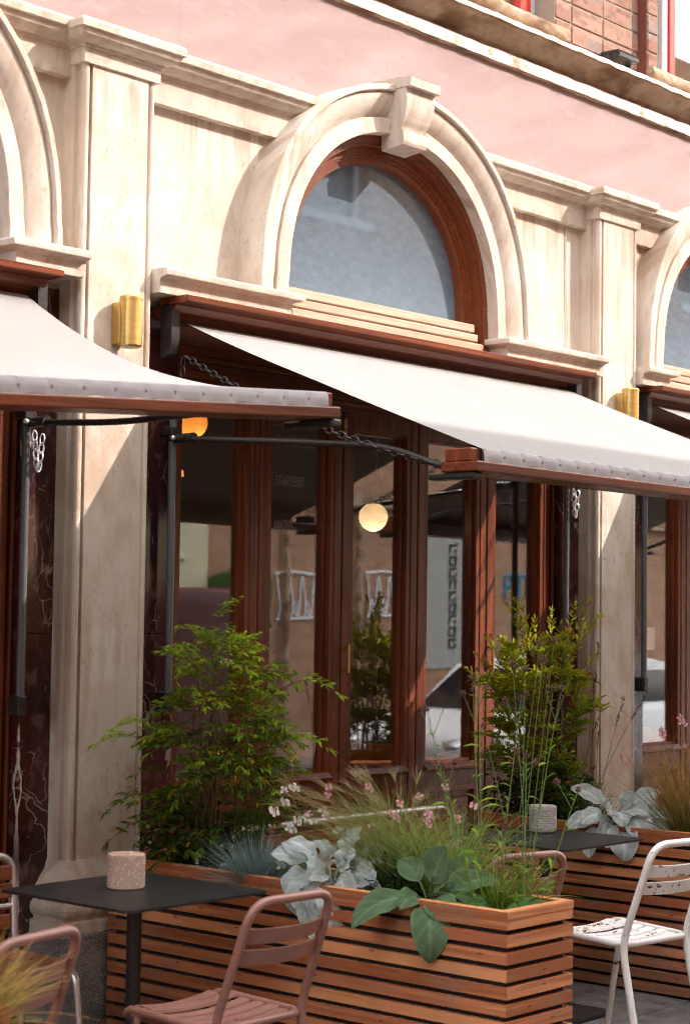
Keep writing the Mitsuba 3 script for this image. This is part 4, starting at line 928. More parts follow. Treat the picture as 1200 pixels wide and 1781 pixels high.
def nandina(label, base, cen, rad, n_stems, n_sprays, cols, L=.040, outliers=(), lift=.0, shoots=()):
    k = thing('nandina_shrub', label, 'shrub'); st, lf = Mass(), Mass()
    tops = []
    for i in range(n_stems):
        a = rng.uniform(0, 2 * math.pi); q = rng.uniform(.2, 1)
        top = V(cen[0] + rad[0] * .6 * q * math.cos(a), cen[1] + rad[1] * .6 * q * math.sin(a), cen[2] + rad[2] * rng.uniform(.1, .85) * (1 - .35 * q))
        b = V(base[0] + rng.uniform(-.06, .06), base[1] + rng.uniform(-.12, .12), base[2])
        P = arc(b, top, rng.uniform(-.02, .05)); stem(st, P, np.linspace(.0055, .002, 10), V(.10, .065, .035) * rng.uniform(.7, 1.3)); tops.append(P)
    def spray(p0, d, LL, tone):
        """a compound leaf: arching stalk, pairs of side twigs, pairs of leaflets."""
        d = unit(d); n = 4; prev = p0; side = unit(np.cross(d, EZ)); up = unit(np.cross(side, d))
        for j in range(1, n + 1):
            t = j / n; c = p0 + d * LL * t + up * .10 * LL * math.sin(t * 2.4) - EZ * .30 * LL * t * t
            stem(st, [prev, c], .0011, V(.11, .08, .03), 4)
            dd = unit(c - prev)
            for s in (-1, 1):
                if j == n and s > 0: continue
                tw = unit(dd * .55 + side * s * .85 + EZ * rng.uniform(-.1, .25)) if j < n else dd
                ln = LL * .42 * (1 - .35 * t); e = c + tw * ln
                stem(st, [c, e], .0008, V(.12, .10, .03), 3)
                for u in (.3, .62, .95):
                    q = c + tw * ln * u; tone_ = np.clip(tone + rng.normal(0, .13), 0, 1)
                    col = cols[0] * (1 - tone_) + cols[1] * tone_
                    if rng.random() < .05: col = cols[2] * rng.uniform(.7, 1.1)
                    for s2 in ((-1, 1) if u < .9 else (-1, 0, 1)):
                        dirn = unit(tw * .75 + s2 * unit(np.cross(tw, EZ) + 1e-3) * .7 + V(*rng.normal(0, .25, 3)) + EZ * lift * 3)
                        leaflet(lf, q, dirn, L * rng.uniform(.7, 1.2), L * rng.uniform(.24, .33), col, rng.uniform(.1, .5))
            prev = c
    for i in range(n_sprays):
        for _ in range(40):
            u = rng.normal(0, 1, 3); u /= np.linalg.norm(u); q = rng.uniform(.35, 1) ** .6
            p = V(cen[0] + rad[0] * u[0] * q, cen[1] + rad[1] * u[1] * q, cen[2] + rad[2] * u[2] * q)
            g = meshkit.fbm(np.array([p * 5.5]), 3)[0]
            if g > .40: break
        # nearest stem point
        best = min(((np.linalg.norm(c - p), tuple(c)) for P in tops for c in P[3:]), key=lambda x: x[0]); c = V(*best[1])
        o = c + (p - c) * .45
        stem(st, [c, o], .0014, V(.10, .07, .03), 4)
        out = unit(V(p[0] - cen[0], p[1] - cen[1], 0) + 1e-3); d = unit(p - c + out * .08 + EZ * (.06 + lift))
        rel = (p[2] - cen[2]) / rad[2]
        tone = np.clip((.36 if lift == 0 else .58) + (.40 if lift == 0 else .45) * rel + rng.normal(0, .16), 0, 1)  # upright shrub gets paler tones: sunlight on it put into leaf colour
        spray(o, d, rng.uniform(.11, .17), tone)
    for (p, d, tone) in outliers:
        c = min(((np.linalg.norm(c - V(*p)), tuple(c)) for P in tops for c in P[2:]), key=lambda x: x[0])[1]
        stem(st, arc(c, p, .03, 6), .0016, V(.11, .08, .03), 4); spray(V(*p), d, .15, tone)
    for p in shoots:     # young upright shoots, leaflets all the way up
        p = V(*p); c = min(((np.linalg.norm(c - p) + abs(p[2] - .32 - c[2]), tuple(c)) for P in tops for c in P[4:]), key=lambda x: x[0])[1]
        P = arc(c, p, .02, 16); stem(st, P, np.linspace(.0022, .0009, 16), V(.13, .11, .035), 4); d0 = unit(P[-1] - P[-4])
        for j in range(3, 16):
            a = rng.uniform(0, 6.28); tone = np.clip(.55 + .5 * j / 15 + rng.normal(0, .14), 0, 1); col = cols[0] * (1 - tone) + cols[1] * tone
            if rng.random() < .13: col = cols[2] * rng.uniform(.7, 1.1)
            for s2 in (0, math.pi):
                dirn = unit(ER * math.cos(a + s2) * .8 + ET * math.sin(a + s2) * .6 + d0 * 1.0)
                leaflet(lf, P[j], dirn, L * rng.uniform(.75, 1.25) * (1.1 - .35 * j / 15), L * rng.uniform(.20, .28), col, rng.uniform(.0, .3))
        leaflet(lf, P[-1], d0, L * .8, L * .2, cols[1], .05)
    st.put('stems', 'mat_stem', k, 'stuff'); lf.put('foliage', 'mat_leaf', k, 'stuff')
    return k
SHOOTS = [(2.35, -0.203, 1.758), (2.434, -0.189, 1.779), (2.434, -0.242, 1.661), (2.527, -0.262, 1.662), (2.585, -0.324, 1.705), (2.506, -0.431, 1.636), (2.536, -0.493, 1.734), (2.747, -0.435, 1.765), (2.663, -0.542, 1.68), (2.278, -0.1, 1.49), (2.399, 0.046, 1.415), (2.356, -0.11, 1.574), (2.605, -0.259, 1.577), (2.617, -0.405, 1.608), (2.695, -0.437, 1.637), (2.641, -0.541, 1.499), (2.418, -0.101, 1.348), (2.556, -0.19, 1.547), (2.46, -0.223, 1.745), (2.665, -0.356, 1.522), (2.588, -0.29, 1.465), (2.601, -0.518, 1.387), (2.471, -0.13, 1.518), (2.53, -0.246, 1.379)]
G1, G2, G3 = V(.05, .115, .018), V(.33, .45, .035), V(.46, .34, .02)
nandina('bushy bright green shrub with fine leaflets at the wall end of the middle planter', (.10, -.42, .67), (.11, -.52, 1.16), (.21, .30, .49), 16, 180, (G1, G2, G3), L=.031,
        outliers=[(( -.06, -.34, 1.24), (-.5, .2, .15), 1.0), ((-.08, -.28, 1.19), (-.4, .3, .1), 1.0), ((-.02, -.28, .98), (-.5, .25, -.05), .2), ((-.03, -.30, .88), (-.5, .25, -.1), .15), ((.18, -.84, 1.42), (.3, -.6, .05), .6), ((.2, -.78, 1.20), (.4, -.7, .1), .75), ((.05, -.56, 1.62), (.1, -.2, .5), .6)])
nandina('yellow green tipped upright shrub behind the grey pot, against the right marble pier', (2.46, -.28, .67), (2.50, -.31, 1.12), (.23, .28, .48), 20, 88, (V(.08, .16, .02), V(.45, .50, .04), V(.45, .24, .02)), L=.050, lift=.12, shoots=SHOOTS)  # yellowish tips, brightened further in colour for sunlight falling on them

# tufts and grasses
def tuft(name, label, base, n, L, w, spread, c0, c1, droop, lean=(0, 0, 0), cat_='grass', rb=.03, group=None, heads=None, part='blades'):
    k = thing(name, label, cat_, group); m = Mass()
    for i in range(n):
        a = rng.uniform(0, 2 * math.pi); e = abs(rng.normal(0, spread)); p = V(base[0], base[1], base[2]) + V(math.cos(a), math.sin(a), 0) * rb * math.sqrt(rng.random())
        d = unit(V(math.cos(a) * math.sin(e), math.sin(a) * math.sin(e), math.cos(e)) + V(*lean) * rng.uniform(.4, 1.2))
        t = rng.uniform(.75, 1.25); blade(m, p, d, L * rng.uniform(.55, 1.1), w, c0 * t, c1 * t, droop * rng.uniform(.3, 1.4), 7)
    m.put(part, 'mat_leaf', k, 'stuff'); return k
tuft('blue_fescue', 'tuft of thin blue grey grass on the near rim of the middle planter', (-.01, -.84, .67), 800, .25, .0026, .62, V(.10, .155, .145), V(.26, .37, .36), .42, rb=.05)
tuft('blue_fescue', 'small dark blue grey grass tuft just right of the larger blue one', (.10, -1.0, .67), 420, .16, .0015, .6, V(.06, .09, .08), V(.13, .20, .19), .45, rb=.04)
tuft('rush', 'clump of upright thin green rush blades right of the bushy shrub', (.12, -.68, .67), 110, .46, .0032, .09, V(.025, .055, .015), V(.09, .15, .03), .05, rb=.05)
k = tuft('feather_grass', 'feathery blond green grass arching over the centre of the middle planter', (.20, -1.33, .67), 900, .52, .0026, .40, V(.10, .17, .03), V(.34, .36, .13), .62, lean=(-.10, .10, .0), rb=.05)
m = Mass()
for i in range(20):      # nodding seed plumes
    a = rng.normal(0, 1); d = unit(EZ * 1.0 - ER * rng.uniform(-.05, .62) + ET * rng.uniform(-.1, .1)); L = rng.uniform(.40, .54)
    c = blade(m, V(.20, -1.33, .68) + ER * rng.uniform(-.05, .05), d, L, .0018, V(.12, .17, .04), V(.30, .26, .10), .40, 12, .5)
    tip = c[-1]; dd = unit(c[-1] - c[-3])
    for j in range(34):
        s = rng.uniform(0, 1); p = c[-5] + (c[-1] - c[-5]) * s if s < .5 else c[-1] + dd * (s - .5) * .12 - EZ * .05 * (s - .5)
        blade(m, p, unit(dd + V(*rng.normal(0, .16, 3))), rng.uniform(.05, .10), .0011, V(.34, .29, .13), V(.52, .43, .26), .35, 4)
m.put('seed_plumes', 'mat_leaf', k, 'stuff')
tuft('feather_grass', 'second fresher green wispy grass clump behind the broad felted leaves', (.21, -1.56, .67), 420, .46, .0026, .34, V(.11, .20, .03), V(.34, .42, .12), .5, lean=(-.05, .05, .0), rb=.06)
tuft('green_filler', 'bright green narrow leaves at the foot of the tall rods in the middle planter', (.17, -1.80, .67), 190, .26, .0065, .42, V(.09, .19, .025), V(.26, .38, .05), .5, rb=.08)
tuft('low_grass', 'dark green grass at the foot of the shrub in the right planter', (2.47, -.60, .67), 260, .30, .003, .35, V(.02, .05, .014), V(.07, .12, .03), .4, rb=.09)
tuft('orange_sedge', 'rusty orange and green sedge at the right edge in the right planter', (2.44, -1.20, .67), 330, .56, .0050, .36, V(.10, .13, .03), V(.42, .20, .06), .30, lean=(-.05, .1, 0), rb=.07)
tuft('blond_sedge', 'blond and orange sedge in the bottom left corner, out of focus', (-2.125, -1.93, .67), 380, .26, .0042, .60, V(.15, .16, .03), V(.55, .36, .13), .50, lean=(.10, -.12, .0), rb=.07)
tuft('green_filler', 'low dark green fine foliage under the pale leaves in the middle planter', (.08, -1.12, .67), 420, .10, .004, .75, V(.015, .035, .008), V(.05, .10, .02), .3, rb=.10)

# flowers
def flower_mesh(col, col2, petals=4, r=.0135, seed=0):
    g = np.random.default_rng(seed); m = Mass()
    for i in range(petals):
        a = 2 * math.pi * i / petals + g.uniform(-.2, .2) + (.35 if petals == 4 and i % 2 else 0); L = r * g.uniform(.85, 1.15); W = r * (.82 if petals < 6 else .36)
        d = V(math.cos(a), math.sin(a), .22); s = V(-math.sin(a), math.cos(a), 0)
        t = np.array([0, .3, .65, .9, 1.0]); ww = np.array([.12, .55, 1, .8, .25]) * W * .5
        c = np.outer(t, d) * L + np.outer(t ** 2, EZ) * g.uniform(-.35, .2) * L
        v = np.empty((10, 3)); v[0::2] = c - s * ww[:, None]; v[1::2] = c + s * ww[:, None]
        m.add(v, F5, np.repeat(np.outer(1 - t, col2) + np.outer(t, col), 2, axis=0))
    q = trimesh.creation.icosphere(1, r * (.14 if petals < 6 else .34)).apply_translation((0, 0, r * .12)); m.add(q.vertices, q.faces, V(.5, .38, .08) if petals >= 6 else V(.55, .30, .28))
    if petals < 6:
        for i in range(6):
            a = g.uniform(0, 6.3); blade(m, V(0, 0, 0), V(math.cos(a) * .5, math.sin(a) * .5, 1), r * .8, r * .05, col2, V(.4, .2, .15), .1, 3)
    return mikit.ply(tri(np.vstack(m.v), np.vstack(m.f)), 'mat_petal', True, color=np.clip(np.vstack(m.c), 0, 1))
WHITE = [flower_mesh(V(.78, .78, .76), V(.66, .68, .58), 4, .0165, s) for s in (1, 2)]
PINK = [flower_mesh(V(.72, .47, .52), V(.62, .26, .34), 4, .0145, s) for s in (3, 4)]
BUD = flower_mesh(V(.62, .27, .33), V(.5, .16, .2), 4, .008, 5)
DAISY = [flower_mesh(V(.80, .80, .78), V(.78, .78, .7), 11, .0095, s) for s in (6, 7)]
def face_to(p, d, scale=1.0):
    d = unit(d); x = unit(np.cross(d, V(.3, .2, 1))); y = np.cross(d, x); a = rng.uniform(0, 6.28)
    x, y = x * math.cos(a) + y * math.sin(a), y * math.cos(a) - x * math.sin(a)
    M = np.eye(4); M[:3, 0], M[:3, 1], M[:3, 2], M[:3, 3] = x * scale, y * scale, d * scale, p
    return T(M.tolist())
def gaura(label, base, spots, meshes, buds=0, leafy=True):
    k = thing('gaura', label, 'flower'); st, lf = Mass(), Mass()
    for sp in spots:
        p = V(*sp); b = V(*base) + V(rng.uniform(-.03, .03), rng.uniform(-.05, .05), 0)
        P = arc(b, p, rng.uniform(.03, .08), 12); P[:, :2] += (np.sin(np.linspace(0, 3.1, 12)) * rng.uniform(-.02, .02))[:, None]
        stem(st, P, np.linspace(.0016, .0009, 12), V(.10, .12, .035))
        for j in range(7):
            q = P[rng.integers(1, 8)]; col = V(.04, .085, .02) * rng.uniform(.7, 1.6)
            leaflet(lf, q, V(*rng.normal(0, 1, 2), .5), rng.uniform(.025, .05), .008, col, .3)
        for j in range(3):
            e = p + EZ * rng.uniform(.005, .03) + V(*rng.normal(0, .006, 3)); leaflet(lf, p, e - p, np.linalg.norm(e - p) + .008, .004, V(.30, .12, .08), .1)
        obj('flower', meshes[rng.integers(len(meshes))], None, k, M=face_to(p, ET + EZ * .35 + ER * rng.uniform(-.6, .6), rng.uniform(.85, 1.25)))
        if rng.random() < .25: obj('flower', meshes[rng.integers(len(meshes))], None, k, M=face_to(p + ER * rng.uniform(.008, .016) - EZ * .010, ET + EZ * .1 + ER * rng.uniform(-.8, .8), rng.uniform(.8, 1.1)))
    st.put('stems', 'mat_stem', k, 'stuff'); lf.put('foliage', 'mat_leaf', k, 'stuff')
    return k
gaura('white four petalled flowers on thin stems left of the pale leaved plant', (.10, -1.02, .67), [(.07, -.90, 1.03), (.085, -.93, 1.045), (.05, -.88, .945), (.06, -.86, .955), (.09, -.95, .925), (.08, -1.0, .94), (.10, -1.02, .925), (.05, -.90, .775), (.07, -.93, .785), (.10, -.98, .815), (.03, -.93, .76), (.09, -.88, .99), (.11, -1.06, .96), (.04, -.96, .90), (.12, -1.12, .90)], WHITE)
gaura('single white blooms at the top of the bushy shrub in the middle planter', (.08, -.5, .67), [(.06, -.58, 1.495), (.075, -.60, 1.49)], WHITE)
gaura('pale pink flowers on wiry stems amid the feathery grass of the middle planter', (.16, -1.42, .67), [(.16, -1.04, 1.045), (.16, -1.04, 1.02), (.17, -1.22, 1.06), (.16, -1.34, .975), (.17, -1.35, .965), (.16, -1.50, .96), (.17, -1.505, .945), (.17, -1.50, .985), (.18, -1.62, .975), (.16, -1.32, .835), (.16, -1.39, .755), (.17, -1.37, 1.01), (.18, -1.45, 1.04), (.10, -1.0, .95), (.2, -1.55, 1.08), (.22, -1.66, 1.02), (.12, -1.28, .93), (.2, -1.6, .88)], PINK)
gaura('pink flowers rising above the pale leaves in the right planter', (2.5, -.98, .67), [(2.48, -.80, 1.015), (2.5, -.83, 1.01), (2.5, -1.0, 1.16), (2.5, -1.01, 1.14), (2.5, -1.10, 1.23), (2.5, -1.11, 1.21), (2.5, -1.13, 1.10), (2.48, -1.0, .83), (2.40, -.70, .83)], PINK)
k = thing('fleabane', 'tiny white daisies along the rim under the bushy shrub', 'flower'); st, lf = Mass(), Mass()
for p in [(.0, -.18, .80), (.04, -.2, .84), (-.02, -.28, .79), (.02, -.5, .745), (.0, -.52, .735), (-.01, -.44, .72), (.0, -.66, .74), (.02, -.70, .765), (.03, -.62, .80), (0, -.68, .70), (.02, -.36, .84), (.0, -1.04, .715), (.05, -.56, .76)]:
    p = V(*p); P = arc(V(p[0] + .03, p[1] + rng.uniform(-.04, .04), .67), p, .01, 6); stem(st, P, .0008, V(.06, .09, .03), 4)
    for j in range(10): leaflet(lf, P[rng.integers(0, 5)], V(*rng.normal(0, 1, 2), .6), rng.uniform(.015, .035), .006, V(.03, .06, .015) * rng.uniform(.7, 1.7), .2)
    obj('flower', DAISY[rng.integers(2)], None, k, M=face_to(p, ET + EZ * .6 + ER * rng.uniform(-.5, .5), rng.uniform(.8, 1.2)))
st.put('stems', 'mat_stem', k, 'stuff'); lf.put('foliage', 'mat_leaf', k, 'stuff')

# broad leaves, each a part of its own
def broad_leaf(p, out, elev, L, W, droop, col, petiole=.05, wave=.0, cup=.12, roll=0.0, tip=1.0, serr=False, face=.0, pw=.62):
    n, mm = 15, 11; out = unit(out); d = unit(out * math.cos(elev) + EZ * math.sin(elev)); side0 = unit(np.cross(d, EZ) if abs(d[2]) < .95 else np.cross(d, ER))
    t = np.linspace(0, 1, n); h = unit(V(out[0], out[1], 0)); T_ = petiole + L
    s = np.linspace(0, 1, n + 4); pos = [np.asarray(p, float)]; ang = elev
    cur = d.copy(); step = T_ / (n + 3); tang = [cur]
    for i in range(n + 3):
        ang -= droop / (n + 3) * (1.0 + .8 * (i / (n + 3))); cur = unit(h * math.cos(ang) + EZ * math.sin(ang)); pos.append(pos[-1] + cur * step); tang.append(cur)
    pos, tang = np.array(pos), np.array(tang); s *= T_
    u = np.linspace(-1, 1, mm); V_, C_ = [], []; ph = rng.uniform(0, 6.28)
    tm = unit(tang[len(tang) // 2]); n0 = np.cross(side0, tm); n0 = n0 if n0[2] > 0 else -n0
    if face:   # roll about the midrib so that the upper side leans to the open street
        best = max(np.linspace(-face, face, 9), key=lambda a: (n0 * math.cos(a) + np.cross(tm, n0) * math.sin(a)) @ unit(ET + .25 * EZ)); roll = roll + best
    for i, tt in enumerate(t):
        q = petiole + tt * L; c = V(*[np.interp(q, s, pos[:, a]) for a in range(3)]); tg = unit(V(*[np.interp(q, s, tang[:, a]) for a in range(3)]))
        sd = side0 * math.cos(roll) + np.cross(tg, side0) * math.sin(roll); sd = unit(sd - tg * (sd @ tg)); nn = np.cross(sd, tg)
        if nn @ (EZ * .5 + ET) < 0: nn = -nn
        w = W / 2 * (math.sin(math.pi * min(1, tt ** .80 * .975 + .025)) ** pw) * (1 if tt < .97 else .6)
        for uu in u:
            z = cup * w * uu * uu - .0035 * math.exp(-(uu / .12) ** 2) + wave * math.sin(tt * 15 + ph + (2 if uu > 0 else 0)) * uu * uu * w * 1.2 + .0012 * math.sin(abs(uu) * 9 - tt * 26)
            V_.append(c + sd * w * uu * (1 + (.05 * math.sin(tt * 70) if serr and abs(uu) > .95 else 0)) + nn * z)
            vein = math.exp(-(uu / .06) ** 2) * .45 + .16 * max(0, math.sin(abs(uu) * 9 - tt * 30)) - .08 + .10 * math.sin(tt * 61 + uu * 37) * math.sin(uu * 53 + tt * 11)
            C_.append(col * (1 + vein + (.18 if abs(uu) > .93 else 0)) * (1 + .10 * math.sin(tt * 9 + uu * 4 + ph)))
    f = np.array([(i * mm + j, i * mm + j + 1, (i + 1) * mm + j + 1, (i + 1) * mm + j) for i in range(n - 1) for j in range(mm - 1)]); f = np.vstack([f[:, [0, 1, 2]], f[:, [0, 2, 3]]])
    m = Mass(); m.add(V_, f, C_)
    k = int(np.searchsorted(s, petiole)) + 2
    stem(m, np.vstack([pos[:k]]), np.linspace(.004, .0028, k), col * .9, 7)
    return m
def rosette(name, label, cat_, p, leaves, mat, col, **kw):
    """leaves: (direction right, direction towards the viewer, elevation in degrees, length, width, droop)."""
    k = thing(name, label, cat_)
    for q in leaves:
        r_, t_, e, L, W, dr_ = q[:6]; pet = q[6] if len(q) > 6 else .04; base = V(*p) + ER * r_ * .02 + ET * t_ * .02 + V(0, 0, rng.uniform(-.01, .02))
        m = broad_leaf(base, ER * r_ + ET * t_, math.radians(e), L, W, dr_, col * rng.uniform(.86, 1.12), pet, roll=rng.uniform(-.35, .35), **kw); m.put('leaf', mat, k)
    return k
SILVER = V(.40, .465, .465)
S1 = [(-1, .3, 50, .115, .10, 1.6, .07), (-.7, .5, 24, .12, .11, 1.6, .06), (-.2, .8, 42, .12, .115, 2.3, .055), (.3, .8, 46, .12, .12, 2.1, .055), (.8, .4, 40, .12, .11, 1.6, .07), (1, .1, 30, .12, .095, 1.2, .09), (.5, -.4, 66, .12, .10, .9, .09), (-.1, -.3, 76, .12, .09, .9, .10), (-.6, -.2, 62, .13, .065, .6, .11), (-1, .2, 20, .12, .105, 1.8, .06), (-.3, .9, 0, .13, .105, 1.5, .06), (.15, 1, -10, .14, .11, 1.2, .05), (.55, .7, 12, .12, .105, 1.7, .06), (.2, .2, 82, .11, .09, .9, .07), (-.7, .8, -10, .13, .10, 1.2, .06), (.9, .3, 8, .12, .10, 1.3, .07), (-.3, .5, 66, .11, .10, 1.5, .06), (.5, .3, 62, .11, .11, 1.3, .08), (-.55, .9, -28, .15, .09, .9, .06), (-.5, .1, 72, .12, .08, .7, .10), (.15, -.1, 80, .13, .075, .5, .12), (-.9, -.2, 55, .13, .075, .8, .11), (.7, -.1, 56, .13, .09, .8, .11), (-.15, .4, 74, .12, .085, .9, .09), (0, .6, 30, .12, .12, 2.0, .06), (-.5, 1, 20, .11, .11, 2.0, .06), (.3, 1, 20, .11, .11, 2.2, .06)]
rosette('silver_ragwort', 'pale silver felt leaved plant spilling over the rim of the middle planter', 'plant', (.005, -1.20, .715), S1, 'mat_felt_leaf', SILVER, wave=.17, cup=.18, face=.8)
S2 = [(-1, .3, 34, .15, .085, 1.0, .09), (-.9, .6, 2, .15, .085, 1.3, .09), (-.6, 0, 66, .16, .08, .8, .10), (-.25, -.2, 72, .13, .07, .8, .11), (.35, .1, 64, .16, .09, .7, .10), (.9, 0, 42, .16, .11, 1.0, .11), (1, .3, 26, .16, .12, 1.3, .10), (.5, .8, 46, .15, .125, 2.0, .085), (.1, 1, 16, .19, .14, 1.8, .055), (-.4, .9, 14, .13, .09, 1.5, .07), (.75, .6, 8, .15, .10, 1.3, .08), (.1, .2, 78, .13, .07, .8, .09), (.65, -.3, 56, .15, .09, 1.0, .10), (-.2, .6, 58, .11, .07, 1.2, .10), (-.75, .5, 52, .13, .08, 1.3, .09), (.0, .8, 62, .13, .10, 1.8, .08), (-.5, .8, 40, .13, .09, 1.8, .07), (.4, .5, 70, .12, .09, 1.4, .10)]
rosette('silver_ragwort', 'pale silver felt leaved plant in the right planter, above the white chair', 'plant', (2.345, -.86, .735), S2, 'mat_felt_leaf', SILVER * 1.08, wave=.15, cup=.17, face=.8)
LAMB = V(.095, .155, .085)
L1 = [(-1, .35, 16, .23, .098, .95, .06), (.0, 1, 6, .235, .135, 1.75, .04), (.12, .25, 74, .17, .115, .5, .05), (.75, .05, 44, .19, .095, .8, .06), (.95, .4, 24, .15, .08, 1.0, .06), (.3, .85, 34, .13, .11, 1.7, .04), (.9, .75, 2, .15, .06, .4, .07), (.3, .5, 60, .08, .05, .7, .04), (-.3, -.5, 58, .15, .09, .7, .07), (.6, -.3, 54, .16, .09, .7, .07), (1, .1, 10, .13, .07, .8, .07), (-.5, .6, 40, .12, .08, 1.2, .04)]
rosette('woolly_sage', 'broad dark green felted leaves hanging over the corner of the middle planter', 'plant', (-.005, -1.645, .722), L1, 'mat_felt_leaf', LAMB, wave=.07, cup=.16, face=.75, pw=.86)
L2 = [(.2, .9, 34, .09, .06, .9), (.9, .3, 44, .10, .06, .8), (-.8, .3, 45, .09, .05, .9), (.5, .8, 20, .08, .06, .9)]
rosette('woolly_sage', 'small round green leaves inside the front corner of the middle planter', 'plant', (.09, -1.88, .68), L2, 'mat_felt_leaf', V(.055, .12, .04), wave=.05, cup=.1, face=.6)

# a dark leaved under-shrub below the fine leaflets
def filler(label, cen, rad, n, c0, c1, L):
    k = thing('dark_leaved_shrub', label, 'shrub'); st, lf = Mass(), Mass()
    for i in range(n):
        u = rng.normal(0, 1, 3); u /= np.linalg.norm(u); q = rng.uniform(.3, 1) ** .5
        e = V(*cen) + V(*rad) * u * q; e[2] = max(e[2], .70); b = V(cen[0] + (e[0] - cen[0]) * .4, cen[1] + (e[1] - cen[1]) * .5, .67)
        P = arc(b, e, .02, 7); stem(st, P, .0012, V(.05, .045, .025), 4)
        for j in range(9):
            t = rng.random(); leaflet(lf, P[rng.integers(2, 7)], V(*rng.normal(0, 1, 2), .35), L * rng.uniform(.6, 1.2), L * rng.uniform(.35, .5), (c0 * (1 - t) + c1 * t) * rng.uniform(.7, 1.3), .25)
    st.put('stems', 'mat_stem', k, 'stuff'); lf.put('foliage', 'mat_leaf', k, 'stuff')
filler('dark leaved undergrowth below the bushy shrub in the middle planter', (.09, -.44, .80), (.17, .30, .19), 130, V(.016, .04, .014), V(.07, .13, .03), .040)
filler('dark leaved undergrowth below the yellow green shrub in the right planter', (2.46, -.36, .84), (.18, .34, .24), 170, V(.012, .030, .010), V(.05, .10, .025), .040)

# small leaved salvia between the pale and the green leaves
k = thing('salvia', 'dark small leaved bush between the pale leaves and the broad green leaves', 'plant'); st, lf = Mass(), Mass()
for i in range(46):
    b = V(.12 + rng.uniform(-.09, .09), -1.36 + rng.uniform(-.14, .12), .67); e = b + V(rng.normal(0, .04), rng.normal(0, .04), rng.uniform(.06, .17)); P = arc(b, e, .0, 7); stem(st, P, .0012, V(.06, .06, .03), 4)
    for j in range(16): leaflet(lf, P[rng.integers(1, 7)], V(*rng.normal(0, 1, 2), .5), rng.uniform(.018, .04), rng.uniform(.008, .015), V(.022, .052, .014) * rng.uniform(.6, 1.9), .2)
st.put('stems', 'mat_stem', k, 'stuff'); lf.put('foliage', 'mat_leaf', k, 'stuff')

# tall verbena: rods with narrow leaves and tufted heads
HEAD = Mass()
for i in range(70):
    d = unit(rng.normal(0, 1, 3) + V(0, 0, .5)); leaflet(HEAD, d * .003, d, rng.uniform(.006, .011), .004, V(.17, .095, .085) * rng.uniform(.6, 1.6), .1)
HEAD_PLY = mikit.ply(tri(np.vstack(HEAD.v), np.vstack(HEAD.f)), 'mat_petal', True, color=np.clip(np.vstack(HEAD.c), 0, 1))
k = thing('tall_verbena', 'tall green rods with narrow leaves at the street end of the middle planter', 'plant'); st, lf = Mass(), Mass()
for (bx, by, tx, ty, tz) in [(.10, -1.74, .03, -1.60, 1.36), (.15, -1.76, .12, -1.75, 1.50), (.17, -1.80, .22, -1.86, 1.40), (.20, -1.88, .26, -2.0, 1.44), (.22, -1.70, .29, -1.60, 1.42), (.16, -1.92, .10, -1.97, 1.22), (.08, -1.80, -.06, -1.74, 1.18), (.2, -1.94, .30, -2.04, 1.10), (.18, -1.70, .16, -1.60, 1.02), (.12, -1.86, .08, -1.90, .98)]:
    P = arc((bx, by, .67), (tx, ty, tz), rng.uniform(-.02, .02), 14); P[:, :2] += (np.sin(np.linspace(0, 6, 14)) * rng.uniform(-.008, .008))[:, None]
    stem(st, P, np.linspace(.0026, .0011, 14), V(.13, .22, .05) * rng.uniform(.8, 1.2), 6)
    for j in range(1, 13):
        if rng.random() < .12: continue
        a = rng.uniform(0, 6.28)
        for s in (rng.uniform(-.5, .5), math.pi + rng.uniform(-.5, .5)):
            if rng.random() < .3: continue
            low = 1 - j / 13; L = .034 + .085 * low * rng.uniform(.6, 1.2); col = V(.13, .23, .035) * rng.uniform(.7, 1.5) + (V(.12, .08, 0) if rng.random() < .15 else 0)
            leaflet(lf, P[j] + (P[min(j + 1, 13)] - P[j]) * rng.uniform(0, .8), V(math.cos(a + s), math.sin(a + s), rng.uniform(.4, 1.5)), L, .011 * (.5 + low * .8), col, .45)
    for s in (-1, 1):
        q = P[11]; e = q + ER * s * rng.uniform(.02, .05) + EZ * rng.uniform(.06, .13); stem(st, arc(q, e, .0, 5), .0011, V(.11, .17, .05), 4)
        if rng.random() < .6: obj('flower_head', HEAD_PLY, None, k, M=face_to(e, EZ + V(*rng.normal(0, .2, 3)), rng.uniform(.7, 1.2)))
    obj('flower_head', HEAD_PLY, None, k, M=face_to(P[-1], EZ, rng.uniform(.9, 1.35)))
st.put('stems', 'mat_stem', k, 'stuff'); lf.put('foliage', 'mat_leaf', k, 'stuff')
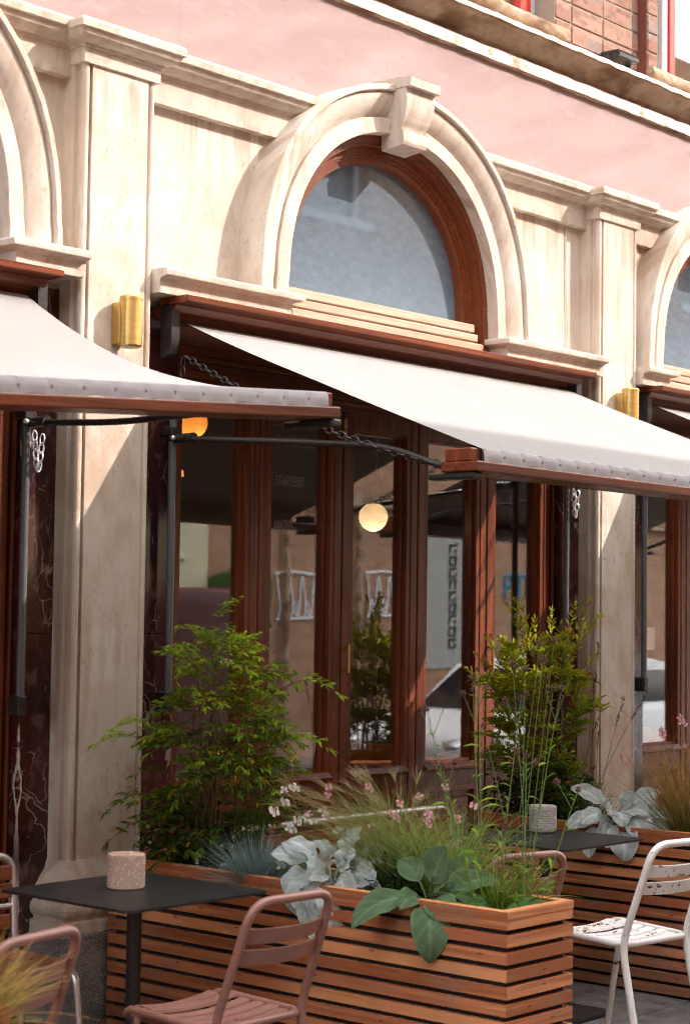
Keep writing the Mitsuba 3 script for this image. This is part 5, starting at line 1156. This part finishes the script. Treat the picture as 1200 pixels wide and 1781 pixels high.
# heads that belong to a taller plant behind, by the shrub
k = thing('tall_verbena', 'brown tufted verbena heads in front of the yellow green shrub', 'plant'); st = Mass()
for p in [(.24, -1.86, 1.50), (.26, -1.92, 1.535), (.27, -1.90, 1.59), (.25, -1.80, 1.515), (.27, -1.96, 1.60), (.22, -1.7, 1.30), (.25, -1.97, 1.44)]:
    P = arc((.22 + rng.uniform(-.03, .03), -1.85 + rng.uniform(-.06, .06), .67), p, .02, 12); stem(st, P, np.linspace(.002, .001, 12), V(.10, .15, .05), 5)
    obj('flower_head', HEAD_PLY, None, k, M=face_to(V(*p), EZ, rng.uniform(1.0, 1.5)))
st.put('stems', 'mat_stem', k, 'stuff')
# dry seed stalks
k = thing('seed_stalks', 'brown dry seed stalks inside the front corner of the middle planter', 'plant'); st, lf = Mass(), Mass()
for i in range(34):
    b = V(.17 + rng.uniform(-.08, .08), -1.84 + rng.uniform(-.13, .13), .67); e = b + V(rng.normal(0, .02), rng.normal(0, .02), rng.uniform(.10, .24)); P = arc(b, e, 0, 8); stem(st, P, .0010, V(.20, .13, .06), 4)
    for j in range(10): leaflet(lf, P[rng.integers(3, 8)], V(*rng.normal(0, 1, 2), .9), rng.uniform(.008, .018), .006, V(.32, .20, .11) * rng.uniform(.6, 1.3), .1)
st.put('stems', 'mat_stem', k, 'stuff'); lf.put('seed_husks', 'mat_leaf', k, 'stuff')
k = thing('seed_stalks', 'dark upright seed spikes in front of the right pilaster', 'plant'); st, lf = Mass(), Mass()
for (p) in [(2.55, -.62, 1.56), (2.56, -.60, 1.42), (2.52, -.50, 1.40), (2.62, -.72, 1.30), (2.56, -.62, 1.14), (2.58, -.60, 1.20), (2.60, -.86, 1.33)]:
    P = arc((2.48 + rng.uniform(-.04, .04), -.58 + rng.uniform(-.06, .06), .67), p, .03, 14); stem(st, P, np.linspace(.0018, .0009, 14), V(.10, .07, .04), 5)
    for j in range(40):
        t = rng.uniform(.76, 1.0) * 13; q = np.array([np.interp(t, range(14), P[:, a]) for a in range(3)]); leaflet(lf, q + V(*rng.normal(0, .004, 3)), unit(P[-1] - P[-4] + V(*rng.normal(0, .03, 3))), rng.uniform(.010, .018), .0045, V(.075, .045, .03) * rng.uniform(.6, 1.6), .1)
st.put('stems', 'mat_stem', k, 'stuff'); lf.put('seed_husks', 'mat_leaf', k, 'stuff')
